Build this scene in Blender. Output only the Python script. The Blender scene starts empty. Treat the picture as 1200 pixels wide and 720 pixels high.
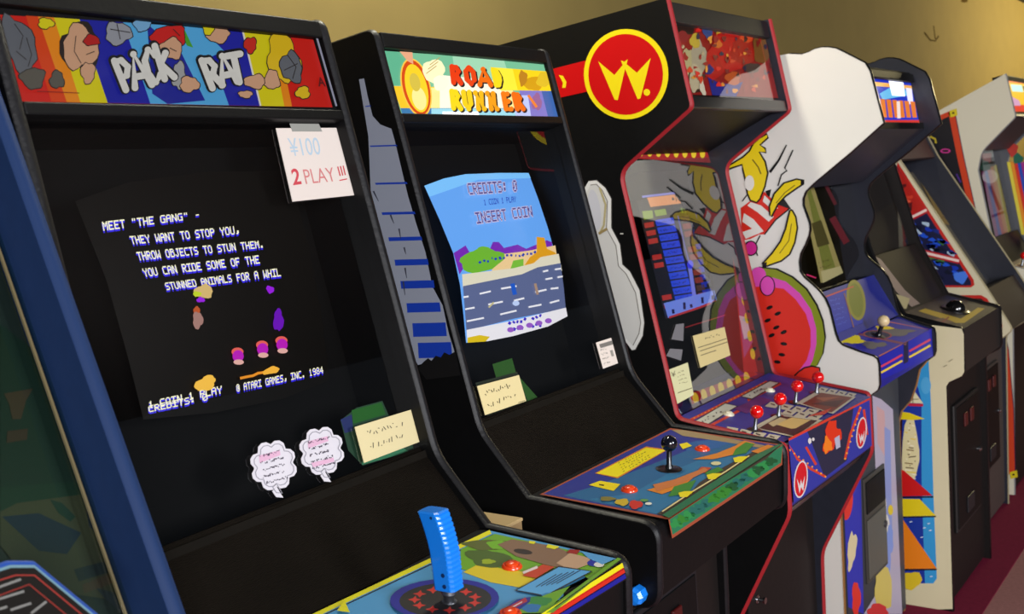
import bpy, bmesh, math, random
from mathutils import Vector, Matrix
from mathutils.geometry import tessellate_polygon

random.seed(7)
SC = bpy.context.scene
COL = SC.collection

# ------------------------------------------------------------------ camera
CP = Vector((-1.542, -1.449, 1.607))
FOC = 1243.37                                    # focal length in pixels of a 1200 px wide frame
yaw, pitch, roll = math.radians(53.491), math.radians(-6.349), math.radians(-4.35)
CF = Vector((math.sin(yaw)*math.cos(pitch), math.cos(yaw)*math.cos(pitch), math.sin(pitch)))
r0 = Vector((math.cos(yaw), -math.sin(yaw), 0)); u0 = r0.cross(CF)
CR = math.cos(roll)*r0 + math.sin(roll)*u0
CU = CR.cross(CF)
cam = bpy.data.cameras.new('camera'); camo = bpy.data.objects.new('camera', cam); COL.objects.link(camo)
camo.matrix_world = Matrix(((CR.x, CU.x, -CF.x, CP.x), (CR.y, CU.y, -CF.y, CP.y), (CR.z, CU.z, -CF.z, CP.z), (0, 0, 0, 1)))
cam.sensor_width = 36; cam.lens = FOC/1200*36; cam.clip_start = .02
cam.dof.use_dof = True; cam.dof.focus_distance = 2.0; cam.dof.aperture_fstop = 7.1
SC.camera = camo

# ------------------------------------------------------------------ world, lamps, exposure
SC.view_settings.view_transform = 'Standard'; SC.view_settings.look = 'None'
SC.view_settings.exposure = 0; SC.view_settings.gamma = 1
w = bpy.data.worlds.new('world'); SC.world = w; w.use_nodes = True
w.node_tree.nodes['Background'].inputs[0].default_value = (.75, .85, 1, 1)
w.node_tree.nodes['Background'].inputs[1].default_value = .035

def area(name, loc, target, size, sizey, power, col):
    l = bpy.data.lights.new(name, 'AREA'); l.shape = 'RECTANGLE'; l.size = size; l.size_y = sizey
    l.energy = power; l.color = col
    o = bpy.data.objects.new(name, l); COL.objects.link(o); o.location = loc
    o.rotation_euler = (Vector(target)-Vector(loc)).to_track_quat('-Z', 'Y').to_euler()
    return o
area('window_daylight', (-4.2, -5.6, 2.3), (1.6, -.3, 1.1), 2.6, 1.6, 440, (.98, .98, 1))
area('ceiling_lamp_near', (.55, .05, 2.95), (.5, .62, 2.1), .9, .1, 34, (1, .96, .78))
area('floor_fill', (.2, -5.6, 2.2), (2.9, -.8, .1), 1.6, 1.4, 190, (.95, .97, 1))  # added fill light, brightens the floor at the right end
area('ceiling_lamp_far', (9.0, -.9, 2.9), (8.6, .62, 2.2), 3.6, .2, 140, (1, .85, .45))

# ------------------------------------------------------------------ materials
def lin(c):
    c = c/255
    return c/12.92 if c <= .04045 else ((c+.055)/1.055)**2.4
def rgb(c): return (lin(c[0]), lin(c[1]), lin(c[2]), 1)
_m = {}
def mat(c, rough=.5, metal=0, emit=0, spec=.5, key=None, bump=None, coat=0):
    k = key or (tuple(c), rough, metal, emit, spec, coat, bump)
    if k in _m: return _m[k]
    m = bpy.data.materials.new('paint'); m.use_nodes = True
    n = m.node_tree; b = n.nodes['Principled BSDF']
    b.inputs['Base Color'].default_value = rgb(c) if emit == 0 else tuple(.08*x for x in rgb(c)[:3])+(1,)
    b.inputs['Roughness'].default_value = rough; b.inputs['Metallic'].default_value = metal
    b.inputs['Specular IOR Level'].default_value = spec
    b.inputs['Coat Weight'].default_value = coat
    if emit:
        b.inputs['Emission Color'].default_value = rgb(c); b.inputs['Emission Strength'].default_value = emit
    if bump:
        kind, scale, st, vary = bump
        tc = n.nodes.new('ShaderNodeTexCoord')
        if kind == 'noise':
            t = n.nodes.new('ShaderNodeTexNoise'); t.inputs['Scale'].default_value = scale; t.inputs['Detail'].default_value = 6
            fac = t.outputs['Fac']
        else:
            t = n.nodes.new('ShaderNodeTexWave'); t.bands_direction = kind; t.inputs['Scale'].default_value = scale
            t.inputs['Distortion'].default_value = .3
            fac = t.outputs['Fac']
        n.links.new(tc.outputs['Object'], t.inputs['Vector'])
        bp = n.nodes.new('ShaderNodeBump'); bp.inputs['Strength'].default_value = st; bp.inputs['Distance'].default_value = .003
        n.links.new(fac, bp.inputs['Height']); n.links.new(bp.outputs['Normal'], b.inputs['Normal'])
        if vary:
            t2 = n.nodes.new('ShaderNodeTexNoise'); t2.inputs['Scale'].default_value = scale*.35 if kind == 'noise' else 9; t2.inputs['Detail'].default_value = 5
            n.links.new(tc.outputs['Object'], t2.inputs['Vector'])
            mx = n.nodes.new('ShaderNodeMix'); mx.data_type = 'RGBA'; mx.inputs[6].default_value = tuple(max(0, x*(1-vary)) for x in rgb(c)[:3])+(1,)
            mx.inputs[7].default_value = tuple(x*(1+vary) for x in rgb(c)[:3])+(1,)
            n.links.new(t2.outputs['Fac'], mx.inputs[0]); n.links.new(mx.outputs[2], b.inputs['Base Color'])
    _m[k] = m
    return m
def glass_mat(ior=1.75, tint=(1, 1, 1), rough=.015):
    k = ('glass', ior, tint, rough)
    if k in _m: return _m[k]
    m = bpy.data.materials.new('glass'); m.use_nodes = True; n = m.node_tree; n.nodes.clear()
    o = n.nodes.new('ShaderNodeOutputMaterial'); mx = n.nodes.new('ShaderNodeMixShader')
    t = n.nodes.new('ShaderNodeBsdfTransparent'); t.inputs[0].default_value = tint+(1,)
    g = n.nodes.new('ShaderNodeBsdfGlossy'); g.inputs['Roughness'].default_value = rough
    f = n.nodes.new('ShaderNodeFresnel'); f.inputs[0].default_value = ior
    gm_ = n.nodes.new('ShaderNodeNewGeometry'); ml = n.nodes.new('ShaderNodeMath'); ml.operation = 'MULTIPLY'
    iv = n.nodes.new('ShaderNodeMath'); iv.operation = 'SUBTRACT'; iv.inputs[0].default_value = 1   # only the front surface of the thin pane mirrors
    n.links.new(gm_.outputs['Backfacing'], iv.inputs[1]); n.links.new(iv.outputs[0], ml.inputs[0]); n.links.new(f.outputs[0], ml.inputs[1]); n.links.new(ml.outputs[0], mx.inputs[0]); n.links.new(t.outputs[0], mx.inputs[1]); n.links.new(g.outputs[0], mx.inputs[2])
    n.links.new(mx.outputs[0], o.inputs[0])
    _m[k] = m
    return m
BLACK = mat((10, 10, 11), .5, spec=.2, bump=('noise', 60, .15, .25))
BLACKG = mat((11, 11, 13), .28, coat=.2)
SATIN = mat((27, 27, 31), .45, spec=.35, bump=('noise', 90, .1, .2))
DARKBROWN = mat((20, 15, 14), .55, spec=.3, bump=('noise', 40, .15, .2))
CLOTH = mat((18, 14, 10), .95, spec=.06, bump=('Z', 130, .55, .3))
BEZEL = mat((6, 6, 6), .8, spec=.1)
CHROME = mat((190, 190, 195), .2, 1)
STEEL = mat((120, 122, 128), .35, .9)
EDGE = mat((15, 15, 19), .45, spec=.35, bump=('noise', 120, .25, .5))

# ------------------------------------------------------------------ mesh building
class MB:
    def __init__(s): s.v = []; s.f = []; s.m = []
    def add(s, vs, fs, mi=0):
        b = len(s.v); s.v += [Vector(x) for x in vs]
        for f in fs: s.f.append([i+b for i in f]); s.m.append(mi)
        return s
    def box(s, a, b, mi=0):
        x0, y0, z0 = a; x1, y1, z1 = b
        return s.add([(x0, y0, z0), (x1, y0, z0), (x1, y1, z0), (x0, y1, z0), (x0, y0, z1), (x1, y0, z1), (x1, y1, z1), (x0, y1, z1)],
                     [(3, 2, 1, 0), (4, 5, 6, 7), (0, 1, 5, 4), (1, 2, 6, 5), (2, 3, 7, 6), (3, 0, 4, 7)], mi)
    def obox(s, c, ax, h, mi=0):                  # oriented box: centre, three unit axes, half sizes
        c = Vector(c); vs = []
        for k in (-1, 1):
            for j, i in ((-1, -1), (-1, 1), (1, 1), (1, -1)):
                vs.append(c+ax[0]*h[0]*i+ax[1]*h[1]*j+ax[2]*h[2]*k)
        return s.add(vs, [(3, 2, 1, 0), (4, 5, 6, 7), (0, 1, 5, 4), (1, 2, 6, 5), (2, 3, 7, 6), (3, 0, 4, 7)], mi)
    def prism(s, poly, x0, x1, mi=0):             # profile of (y, z) points extruded along x
        n = len(poly); vs = [(x0, y, z) for y, z in poly]+[(x1, y, z) for y, z in poly]
        fs = [(i, (i+1) % n, n+(i+1) % n, n+i) for i in range(n)]
        return s.add(vs, fs+[tuple(range(n))[::-1], tuple(range(n, 2*n))], mi)
    def slab(s, pts, d, mi=0):                    # quad or polygon pushed along the vector d
        n = len(pts); pts = [Vector(p) for p in pts]
        fs = [(i, (i+1) % n, n+(i+1) % n, n+i) for i in range(n)]
        return s.add(pts+[p+Vector(d) for p in pts], fs+[tuple(range(n))[::-1], tuple(range(n, 2*n))], mi)
    def lathe(s, o, ax, prof, seg=20, mi=0):      # prof: (height along axis, radius)
        o = Vector(o); ax = Vector(ax).normalized(); e = ax.orthogonal().normalized(); g = ax.cross(e)
        vs = [o+ax*h+(e*math.cos(2*math.pi*k/seg)+g*math.sin(2*math.pi*k/seg))*r for h, r in prof for k in range(seg)]
        fs = [(a*seg+k, a*seg+(k+1) % seg, (a+1)*seg+(k+1) % seg, (a+1)*seg+k) for a in range(len(prof)-1) for k in range(seg)]
        fs += [tuple(range(seg))[::-1], tuple(range((len(prof)-1)*seg, len(prof)*seg))]
        return s.add(vs, fs, mi)
    def ball(s, c, r, seg=24, mi=0):
        return s.lathe(c, (0, 0, 1), [(-r*math.cos(math.pi*k/14), max(1e-4, r*math.sin(math.pi*k/14))) for k in range(15)], seg, mi)
    def molding(s, path, x0, x1, h=.004, mi=0):   # rounded edge strip following a profile of (y, z) points (outside on the left hand side)
        n = len(path); K = 5; vs = []
        for i, (y, z) in enumerate(path):
            a = Vector(path[max(0, i-1)]); b = Vector(path[min(n-1, i+1)]); d = (b-a).normalized()
            nn = Vector((d.y, -d.x))
            for k in range(K):
                u = k/(K-1); q = Vector((y, z))+nn*(h*math.sin(math.pi*u)-.0008+.0012*(0 < k < K-1))
                vs.append((x0+(x1-x0)*u, q.x, q.y))
        fs = [(i*K+k, i*K+k+1, (i+1)*K+k+1, (i+1)*K+k) for i in range(n-1) for k in range(K-1)]
        return s.add(vs, fs, mi)
    def build(s, name, mats, parent=None, smooth=False, bevel=0, local=True):
        if not isinstance(mats, (list, tuple)): mats = [mats]
        vs = s.v
        if parent is not None and not local:
            inv = root_of(parent)['_inv'] if False else INV[root_of(parent).name]
            vs = [inv @ v for v in vs]
        me = bpy.data.meshes.new(name); me.from_pydata([tuple(v) for v in vs], [], s.f)
        for m in mats: me.materials.append(m)
        for p, mi in zip(me.polygons, s.m): p.material_index = mi
        bm = bmesh.new(); bm.from_mesh(me); bmesh.ops.recalc_face_normals(bm, faces=bm.faces[:]) if not getattr(s, 'keep', False) else None
        bm.to_mesh(me); bm.free()
        if smooth:
            for p in me.polygons: p.use_smooth = True
            try: me.set_sharp_from_angle(angle=math.radians(40))
            except Exception: pass
        o = bpy.data.objects.new(name, me); COL.objects.link(o)
        if bevel:
            b = o.modifiers.new('bevel', 'BEVEL'); b.width = bevel; b.segments = 2; b.limit_method = 'ANGLE'
        if parent is not None: o.parent = parent
        return o
INV = {}; MW = {}; WID = {}
def root_of(o):
    while o.parent: o = o.parent
    return o
def thing(name, label, cat, loc=(0, 0, 0), rz=0, group=None):
    o = bpy.data.objects.new(name, None); COL.objects.link(o); o.location = loc; o.rotation_euler = (0, 0, rz)
    o.empty_display_size = .1
    o['label'] = label; o['category'] = cat
    if group: o['group'] = group
    M = Matrix.Translation(Vector(loc)) @ Matrix.Rotation(rz, 4, 'Z'); MW[o.name] = M; INV[o.name] = M.inverted()
    return o
def tag(o, label, cat, group=None):
    o['label'] = label; o['category'] = cat
    if group: o['group'] = group
    return o
def struct(o): o['kind'] = 'structure'; return o
def rounded(poly, rad):                            # rad: {index: radius}
    out = []; n = len(poly)
    for i, p in enumerate(poly):
        if i not in rad: out.append(p); continue
        P = Vector(p); A = Vector(poly[i-1]); B = Vector(poly[(i+1) % n]); r = rad[i]
        a = P+(A-P).normalized()*r; b = P+(B-P).normalized()*r
        for k in range(6):
            t = k/5; q = a*(1-t)**2+P*2*t*(1-t)+b*t*t; out.append((q.x, q.y))
    return out

# ------------------------------------------------------------------ surfaces the printed art lies on
def ray(px, py): return (CF+CR*((px-600)/FOC)-CU*((py-360)/FOC))
class Flat:
    def __init__(s, p, n): s.p = Vector(p); s.n = Vector(n).normalized(); s.n = s.n if s.n.dot(CP-s.p) > 0 else -s.n
    def hit(s, px, py, off=0):
        d = ray(px, py); return CP+d*(s.n.dot(s.p-CP)/s.n.dot(d))+s.n*off
class Bulge:                                       # front of a picture tube: part of a sphere
    def __init__(s, apex, n, R): s.n = Vector(n).normalized(); s.c = Vector(apex)-s.n*R; s.R = R
    def hit(s, px, py, off=0):
        d = ray(px, py).normalized(); oc = CP-s.c; b = oc.dot(d); q = b*b-(oc.length_squared-s.R*s.R)
        t = -b-math.sqrt(max(q, 0)); P = CP+d*t
        return P+(P-s.c).normalized()*off
def cabflat(root, A, B, inset=0):                  # plane through two profile points (y, z), running along the cabinet's width
    M = MW[root.name]; a = M @ Vector((0, A[0], A[1])); b = M @ Vector((0, B[0], B[1])); x = M.to_3x3() @ Vector((1, 0, 0))
    n = x.cross(b-a).normalized()
    mid = M.to_3x3() @ Vector((0, -1, .3))
    if n.dot(mid) < 0: n = -n
    return Flat(a-n*inset, n)
_tx = {}
def textmesh(body, bold):
    k = (body, bold)
    if k in _tx: return _tx[k]
    cu = bpy.data.curves.new('t', 'FONT'); cu.body = body; cu.offset = bold; cu.resolution_u = 3
    o = bpy.data.objects.new('t', cu); COL.objects.link(o); bpy.context.view_layer.update()
    e = o.evaluated_get(bpy.context.evaluated_depsgraph_get()); me = e.to_mesh()
    vs = [(v.co.x, v.co.y) for v in me.vertices]; fs = [list(p.vertices) for p in me.polygons]
    e.to_mesh_clear(); bpy.data.objects.remove(o); bpy.data.curves.remove(cu)
    xs = [v[0] for v in vs]; ys = [v[1] for v in vs]
    x0, x1, y0, y1 = min(xs), max(xs), min(ys), max(ys)
    vs = [((x-x0)/(x1-x0), (y-y0)/(y1-y0)) for x, y in vs]
    _tx[k] = (vs, fs); return _tx[k]
def bil(q, u, v):                                  # q: TL, TR, BR, BL; v = 1 at the top
    a, b, c, d = q
    return ((a[0]*(1-u)+b[0]*u)*v+(d[0]*(1-u)+c[0]*u)*(1-v), (a[1]*(1-u)+b[1]*u)*v+(d[1]*(1-u)+c[1]*u)*(1-v))
class Art:                                         # one printed sheet: flat coloured shapes laid over each other
    def __init__(s, surf, base=.0008, step=.00012, maxlen=None):
        s.s = surf; s.base = base; s.step = step; s.z = 0; s.v = []; s.f = []; s.m = []; s.mats = []; s.maxlen = maxlen
    def mi(s, m):
        if m not in s.mats: s.mats.append(m)
        return s.mats.index(m)
    def tri(s, tris, m):
        k = s.mi(m); off = s.base+s.z*s.step; st = list(tris)
        while st:
            t = st.pop()
            if s.maxlen:
                L = [(t[i][0]-t[(i+1) % 3][0])**2+(t[i][1]-t[(i+1) % 3][1])**2 for i in range(3)]; j = L.index(max(L))
                if L[j] > s.maxlen**2:
                    a, b, c = t[j], t[(j+1) % 3], t[(j+2) % 3]; md = ((a[0]+b[0])/2, (a[1]+b[1])/2)
                    st += [(a, md, c), (md, b, c)]; continue
            b = len(s.v); s.v += [s.s.hit(x, y, off) for x, y in t]; s.f.append((b, b+1, b+2)); s.m.append(k)
    def poly(s, pts, m, up=True):
        T = tessellate_polygon([[Vector((x, y, 0)) for x, y in pts]])
        s.tri([[pts[i] for i in t] for t in T], m)
        if up: s.z += 1
        return s
    def ell(s, cx, cy, rx, ry, m, rot=0, n=28, a0=0, a1=360, up=True):
        c, sn = math.cos(math.radians(rot)), math.sin(math.radians(rot)); pts = []
        for k in range(n if a1-a0 >= 360 else n+1):
            a = math.radians(a0+(a1-a0)*k/n); x, y = rx*math.cos(a), ry*math.sin(a); pts.append((cx+x*c-y*sn, cy+x*sn+y*c))
        return s.poly(pts, m, up)
    def line(s, pts, wd, m, up=True, w2=None):
        n = len(pts); L = []; R_ = []
        for i, p in enumerate(pts):
            a = pts[max(0, i-1)]; b = pts[min(n-1, i+1)]; dx, dy = b[0]-a[0], b[1]-a[1]; l = math.hypot(dx, dy) or 1
            ww = wd if w2 is None else wd+(w2-wd)*i/(n-1)
            L.append((p[0]-dy/l*ww/2, p[1]+dx/l*ww/2)); R_.append((p[0]+dy/l*ww/2, p[1]-dx/l*ww/2))
        for i in range(n-1): s.tri([(L[i], L[i+1], R_[i+1]), (L[i], R_[i+1], R_[i])], m)
        if up: s.z += 1
        return s
    def text(s, body, q, m, bold=.0, up=True):
        vs, fs = textmesh(body, bold); P = [bil(q, u, v) for u, v in vs]
        T = []
        for f in fs:
            for i in range(1, len(f)-1): T.append((P[f[0]], P[f[i]], P[f[i+1]]))
        s.tri(T, m)
        if up: s.z += 1
        return s
    def scrib(s, q, rows, m, wd=1.0, fill=(.15, .95), dens=14, seed=1):   # unreadable small print
        rnd = random.Random(seed)
        for r in range(rows):
            v0 = 1-(r+.3)/rows; v1 = 1-(r+.75)/rows; e = rnd.uniform(fill[1]*.75, fill[1])
            for k in range(dens):
                u = fill[0]+(e-fill[0])*k/dens
                if rnd.random() < .12: continue
                a = bil(q, u+rnd.uniform(0, .02), rnd.uniform(v1, v0)); b = bil(q, u+.6*(e-fill[0])/dens, rnd.uniform(v1, v0))
                s.line([a, b], wd, m, up=False)
        s.z += 1
        return s
    def build(s, name, parent, label=None):
        mb = MB(); mb.v = [Vector(p) for p in s.v]
        rt = root_of(parent) if parent is not None else None
        if rt is not None and rt.name in WID and name not in ('side_print', 'side_emblem'):      # the sheet ends at the cabinet's inner walls
            inv, fw, wd = INV[rt.name], MW[rt.name], WID[rt.name]
            for i, p in enumerate(mb.v):
                q = inv @ p
                if q.x < .0195 or q.x > wd-.0195: q.x = min(max(q.x, .0195), wd-.0195); mb.v[i] = fw @ q
        mb.f = s.f; mb.m = s.m; mb.keep = True
        # face the viewer's side of the sheet
        o = mb.build(name, s.mats, parent, local=False) if parent is not None else mb.build(name, s.mats)
        if label: o['label'] = label
        return o
PIX = {'A': '0e11111f111111', 'B': '1e111e1111111e', 'C': '0f10101010100f', 'D': '1e11111111111e', 'E': '1f10101e10101f', 'F': '1f10101e101010', 'G': '0f10101311110f', 'H': '1111111f111111', 'I': '1f04040404041f', 'J': '0702020202120c', 'L': '1010101010101f', 'M': '111b1515111111', 'N': '11191915131311', 'O': '0e11111111110e', 'P': '1e11111e101010', 'R': '1e11111e141211', 'S': '0f10100e01011e', 'T': '1f040404040404', 'U': '1111111111110e', 'W': '11111115151b11', 'Y': '11110a04040404', '0': '0e11131519110e', '1': '040c040404040e', '4': '02060a121f0202', '8': '0e11110e11110e', '9': '0e11110f01010e', ',': '0000000006060c', '.': '00000000000c0c', '-': '0000000e000000', '"': '0a0a0000000000', ':': '000c0c000c0c00', '\xa9': '0e11171517110e'}
def pixels(a, body, q, m, grow=0.0):               # letters built of square dots, as a game screen shows them
    n = len(body)
    for i, ch in enumerate(body):
        h = PIX.get(ch)
        if not h: continue
        for r in range(7):
            bits = int(h[2*r:2*r+2], 16); c = 0
            while c < 5:
                if bits >> (4-c) & 1:
                    e = c
                    while e < 5 and bits >> (4-e) & 1: e += 1
                    u0, u1 = (i+(c-grow)/6)/n, (i+(e+grow)/6)/n; v0, v1 = 1-(r-grow)/7, 1-(r+1+grow)/7
                    p = [bil(q, u0, v0), bil(q, u1, v0), bil(q, u1, v1), bil(q, u0, v1)]
                    a.tri([(p[0], p[1], p[2]), (p[0], p[2], p[3])], m); c = e
                else: c += 1
STROKE = {'P': [[(.2, 0), (.2, 1)], [(.2, .95), (.6, .97), (.85, .72), (.6, .45), (.2, .42)]], 'A': [[(.05, 0), (.48, 1), (.95, 0)], [(.25, .32), (.75, .32)]],
          'C': [[(.92, .8), (.55, 1), (.15, .7), (.15, .3), (.5, 0), (.95, .2)]], 'K': [[(.18, 0), (.18, 1)], [(.85, .95), (.25, .45), (.9, 0)]], 'R': [[(.18, 0), (.18, 1)], [(.18, .97), (.65, .97), (.85, .73), (.6, .5), (.2, .48)], [(.5, .48), (.92, 0)]],
          'T': [[(.05, .95), (.95, .95)], [(.5, .95), (.5, 0)]], 'O': [[(.5, 1), (.12, .75), (.12, .25), (.5, 0), (.88, .25), (.88, .75), (.5, 1)]], 'D': [[(.18, 0), (.18, 1), (.6, .95), (.88, .6), (.85, .35), (.55, .03), (.18, 0)]],
          'U': [[(.14, 1), (.14, .3), (.5, 0), (.86, .3), (.86, 1)]], 'N': [[(.14, 0), (.14, 1), (.86, 0), (.86, 1)]], 'E': [[(.9, 1), (.18, 1), (.18, 0), (.9, 0)], [(.18, .5), (.75, .5)]]}
def bubble(a, ch, q, wd, m):                       # a fat round-ended letter
    for st in STROKE[ch]:
        P = [bil(q, u, v) for u, v in st]
        a.line(P, wd, m, up=False)
        for p in P: a.ell(p[0], p[1], wd/2, wd/2, m, n=12, up=False)
def ink(*c): return mat(c, .45, spec=.35)
def glow(c, e=1.0): return mat(c, .3, emit=e)
KK = ink(14, 13, 14)

# ------------------------------------------------------------------ the room
wallm = mat((108, 93, 52), .9, spec=.2, bump=('noise', 14, .12, .12))
struct(MB().box((-6, .62, 0), (16.12, .74, 3)).build('wall_back', wallm))
struct(MB().box((16, -7, 0), (16.12, .62, 3)).build('wall_right', wallm))
struct(MB().box((-6, -7, 3), (16.12, .74, 3.1)).build('ceiling', mat((58, 55, 50), .9)))
maroon = mat((112, 26, 52), .95, spec=.1, bump=('noise', 220, .5, .3))
pinkc = mat((150, 104, 100), .95, spec=.1, bump=('noise', 220, .5, .25))
struct(MB().box((-6, -7, -.1), (16.12, .62, 0)).build('floor', pinkc))
struct(MB().box((-6, -.583, 0.0002), (16, .62, .004)).build('trim_1', maroon))
struct(MB().box((-6, .605, .004), (16, .62, .1)).build('baseboard_back', mat((60, 45, 35), .6)))
MB2 = Flat((0, .62, 0), (0, -1, 0))
a = Art(MB2, .0006)
a.line([(1083, 38), (1090, 47), (1096, 48), (1100, 42)], 1.6, mat((58, 46, 24), .95, spec=0)); a.line([(1094, 30), (1096, 46)], 1.0, mat((64, 50, 26), .95, spec=0))
a.ell(1130, 1, 4, 2, mat((64, 50, 26), .95, spec=0))
struct(a.build('trim_2', None))

# ------------------------------------------------------------------ shared cabinet pieces
def joystick(root, name, base, n, ballr, height, ballm, shaftm, shaftr=.004, washer=.022, washm=None):
    j = MB().lathe(base, n, [(0, washer), (.0025, washer), (.004, washer*.55), (.0045, .0005)], 22).build(name, washm or BLACKG, root, smooth=True, local=False)
    MB().lathe(base, n, [(0, shaftr*1.6), (.008, shaftr*1.5), (.012, shaftr), (height, shaftr)], 12).build('shaft', shaftm, j, smooth=True, local=False)
    MB().ball(Vector(base)+Vector(n)*height, ballr).build('ball', ballm, j, smooth=True, local=False)
    return j
def button(root, base, n, r, m, ringm=None, name='button'):
    b = MB().lathe(base, n, [(0, r), (.004, r), (.0065, r*.88), (.006, r*.72), (.0045, r*.66)], 24).build(name, ringm or m, root, smooth=True, local=False)
    MB().lathe(base, n, [(.003, r*.66), (.0085, r*.64), (.0105, r*.5), (.011, r*.05)], 24).build('plunger', m, b, smooth=True, local=False)
    return b
def card(name, label, cat, surf, q, art, thick=.0012, off=.0015, group=None, col=(214, 205, 165), extra=None):
    """a sheet of card lying on a surface, its corners and print given where they are seen"""
    t = thing(name, label, cat, tuple(surf.hit(*bil(q, .5, 0), off)), 0, group)
    MB().slab([surf.hit(*p, off) for p in q], surf.n*thick).build('sheet', ink(*col), t, local=False)
    a = Art(surf, off+thick+.0004); art(a); 
    if a.v: a.build('print', t)
    if extra: extra(t)
    return t
def coin_door(root, x0, x1, z0, z1, y, fine=True, m=None):
    d = MB().box((x0, y-.012, z0), (x1, y, z1)).build('coin_door', m or SATIN, root, bevel=.004)
    MB().box((x0+.012, y-.015, z0+.012), (x1-.012, y-.011, z1-.012)).build('door_plate', BLACK, d, bevel=.002)
    xm = (x0+x1)/2; zt = z1-.05
    for dx in (-.045, .045):
        MB().box((xm+dx-.022, y-.022, zt-.05), (xm+dx+.022, y-.014, zt)).build('coin_slot', mat((70, 14, 14), .4), d, bevel=.003)
    MB().lathe((x1-.03, y-.014, (z0+z1)/2), (0, -1, 0), [(0, .011), (.006, .011), (.008, .007), (.012, .006)], 16).build('lock', CHROME, d, smooth=True)
    MB().box((xm-.05, y-.02, z0+.04), (xm+.05, y-.014, z0+.1)).build('coin_return', SATIN, d, bevel=.003)
    return d

# ------------------------------------------------------------------ two matching tall black cabinets
A0, A1, A2, A3, A4 = (0, 1.937), (-.181, 1.144), (-.284, 1.023), (-.558, 1.003), (-.551, .851)
def atpt(s, inset=0):                              # point s metres down the sloped front, pushed inwards
    d = (Vector(A1)-Vector(A0)); L = d.length; d /= L; n = Vector((-d.y, d.x)); n = n if n.x > 0 else -n
    p = Vector(A0)+d*s+n*inset; return (p.x, p.y)
SL = (Vector(A1)-Vector(A0)).length
def tall_cab(label, x0, yo, yaw, W, edge):
    r = thing('arcade_cabinet', label, 'arcade machine', (x0, yo, 0), yaw)
    t = .019; WID[r.name] = W
    core = [A0, A1, A2, A3, A4, (-.40, .835), (-.385, .0), (.36, 0), (.36, 1.90)]
    pr = rounded(core, {0: .022, 1: .03, 3: .035, 4: .035, 5: .03})
    for xa, xb in ((0, t), (W-t, W)):
        sp = MB().prism(pr, xa, xb).build('side_panel', BLACK, r)
        cut = [p for p in pr]
        i1 = len(pr)-3
        MB().molding([pr[-1]]+pr[:i1+1], xa-.0005, xb+.0005, .004).build('edge_molding', edge, sp, smooth=True)
    MB().prism([atpt(.012, .004), (.35, 1.892), (.35, 1.875), atpt(.03, .03)], t, W-t).build('top_panel', BLACK, r)
    MB().prism([(.335, .02), (.355, .02), (.355, 1.88), (.335, 1.88)], t, W-t).build('back_panel', BLACK, r)
    MB().prism([atpt(.004, -.002), atpt(.036, -.002), atpt(.036, .02), atpt(.004, .02)], t, W-t).build('marquee_retainer', BLACK, r, bevel=.003)
    MB().prism([atpt(.170, -.001), atpt(.189, -.001), atpt(.189, .02), atpt(.170, .02)], t, W-t).build('marquee_retainer', BLACK, r, bevel=.003)
    MB().prism([atpt(.034, .012), atpt(.172, .012), atpt(.172, .11), atpt(.034, .11)], t, W-t).build('marquee_box', BLACK, r)
    MB().prism([atpt(.189, .018), atpt(.195, .30), atpt(.185, .30), atpt(.179, .018)], t, W-t).build('shelf_panel', BLACK, r)
    MB().prism([atpt(.19, .150), atpt(SL, .150), atpt(SL, .165), atpt(.19, .165)], t, W-t).build('monitor_bezel', BEZEL, r)
    MB().prism([atpt(.19, .030), atpt(SL-.004, .030), atpt(SL-.004, .034), atpt(.19, .034)], t, W-t).build('monitor_glass', glass_mat(2.1), r)
    MB().prism([atpt(SL-.012, .016), atpt(SL-.004, .16), atpt(SL+.02, .16), atpt(SL+.006, .016)], t, W-t).build('ledge', mat((19, 16, 12), .85, spec=.1, bump=('noise', 50, .2, .5)), r)
    # speaker panel between screen and controls
    d = Vector((A2[0]-A1[0], A2[1]-A1[1])).normalized(); n = Vector((-d.y, d.x)); n = n if n.x > 0 else -n
    p = lambda P, k, e: ((P[0]+n.x*k+d.x*e), (P[1]+n.y*k+d.y*e))
    MB().prism([p(A1, .016, -.03), p(A1, .014, .0), p(A2, .012, .0), p(A2, .03, .012), p(A1, .05, 0)], t, W-t).build('speaker_panel', CLOTH, r)
    cp = MB().prism(rounded([(A2[0]+.015, A2[1]-.004), (A3[0]+.006, A3[1]-.002), (A4[0]+.006, A4[1]+.012), (-.40, .845), (-.30, .90)], {1: .02}), t, W-t).build('control_panel', BLACK, r)
    MB().prism([(-.38, .03), (-.365, .03), (-.365, .85), (-.38, .85)], t, W-t).build('front_panel', DARKBROWN, r)
    cd = coin_door(r, .15, W-.15, .35, .74, -.38)
    return r

edgeA = EDGE
cab1 = tall_cab('black arcade cabinet whose dull red, yellow and blue marquee has white bubble letters', -.784, -.0570, .040, .656, edgeA)
cab2 = tall_cab('black arcade cabinet with brightly lit teal and yellow marquee and desert road on screen', .028, 0, .017, .628, edgeA)

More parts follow.
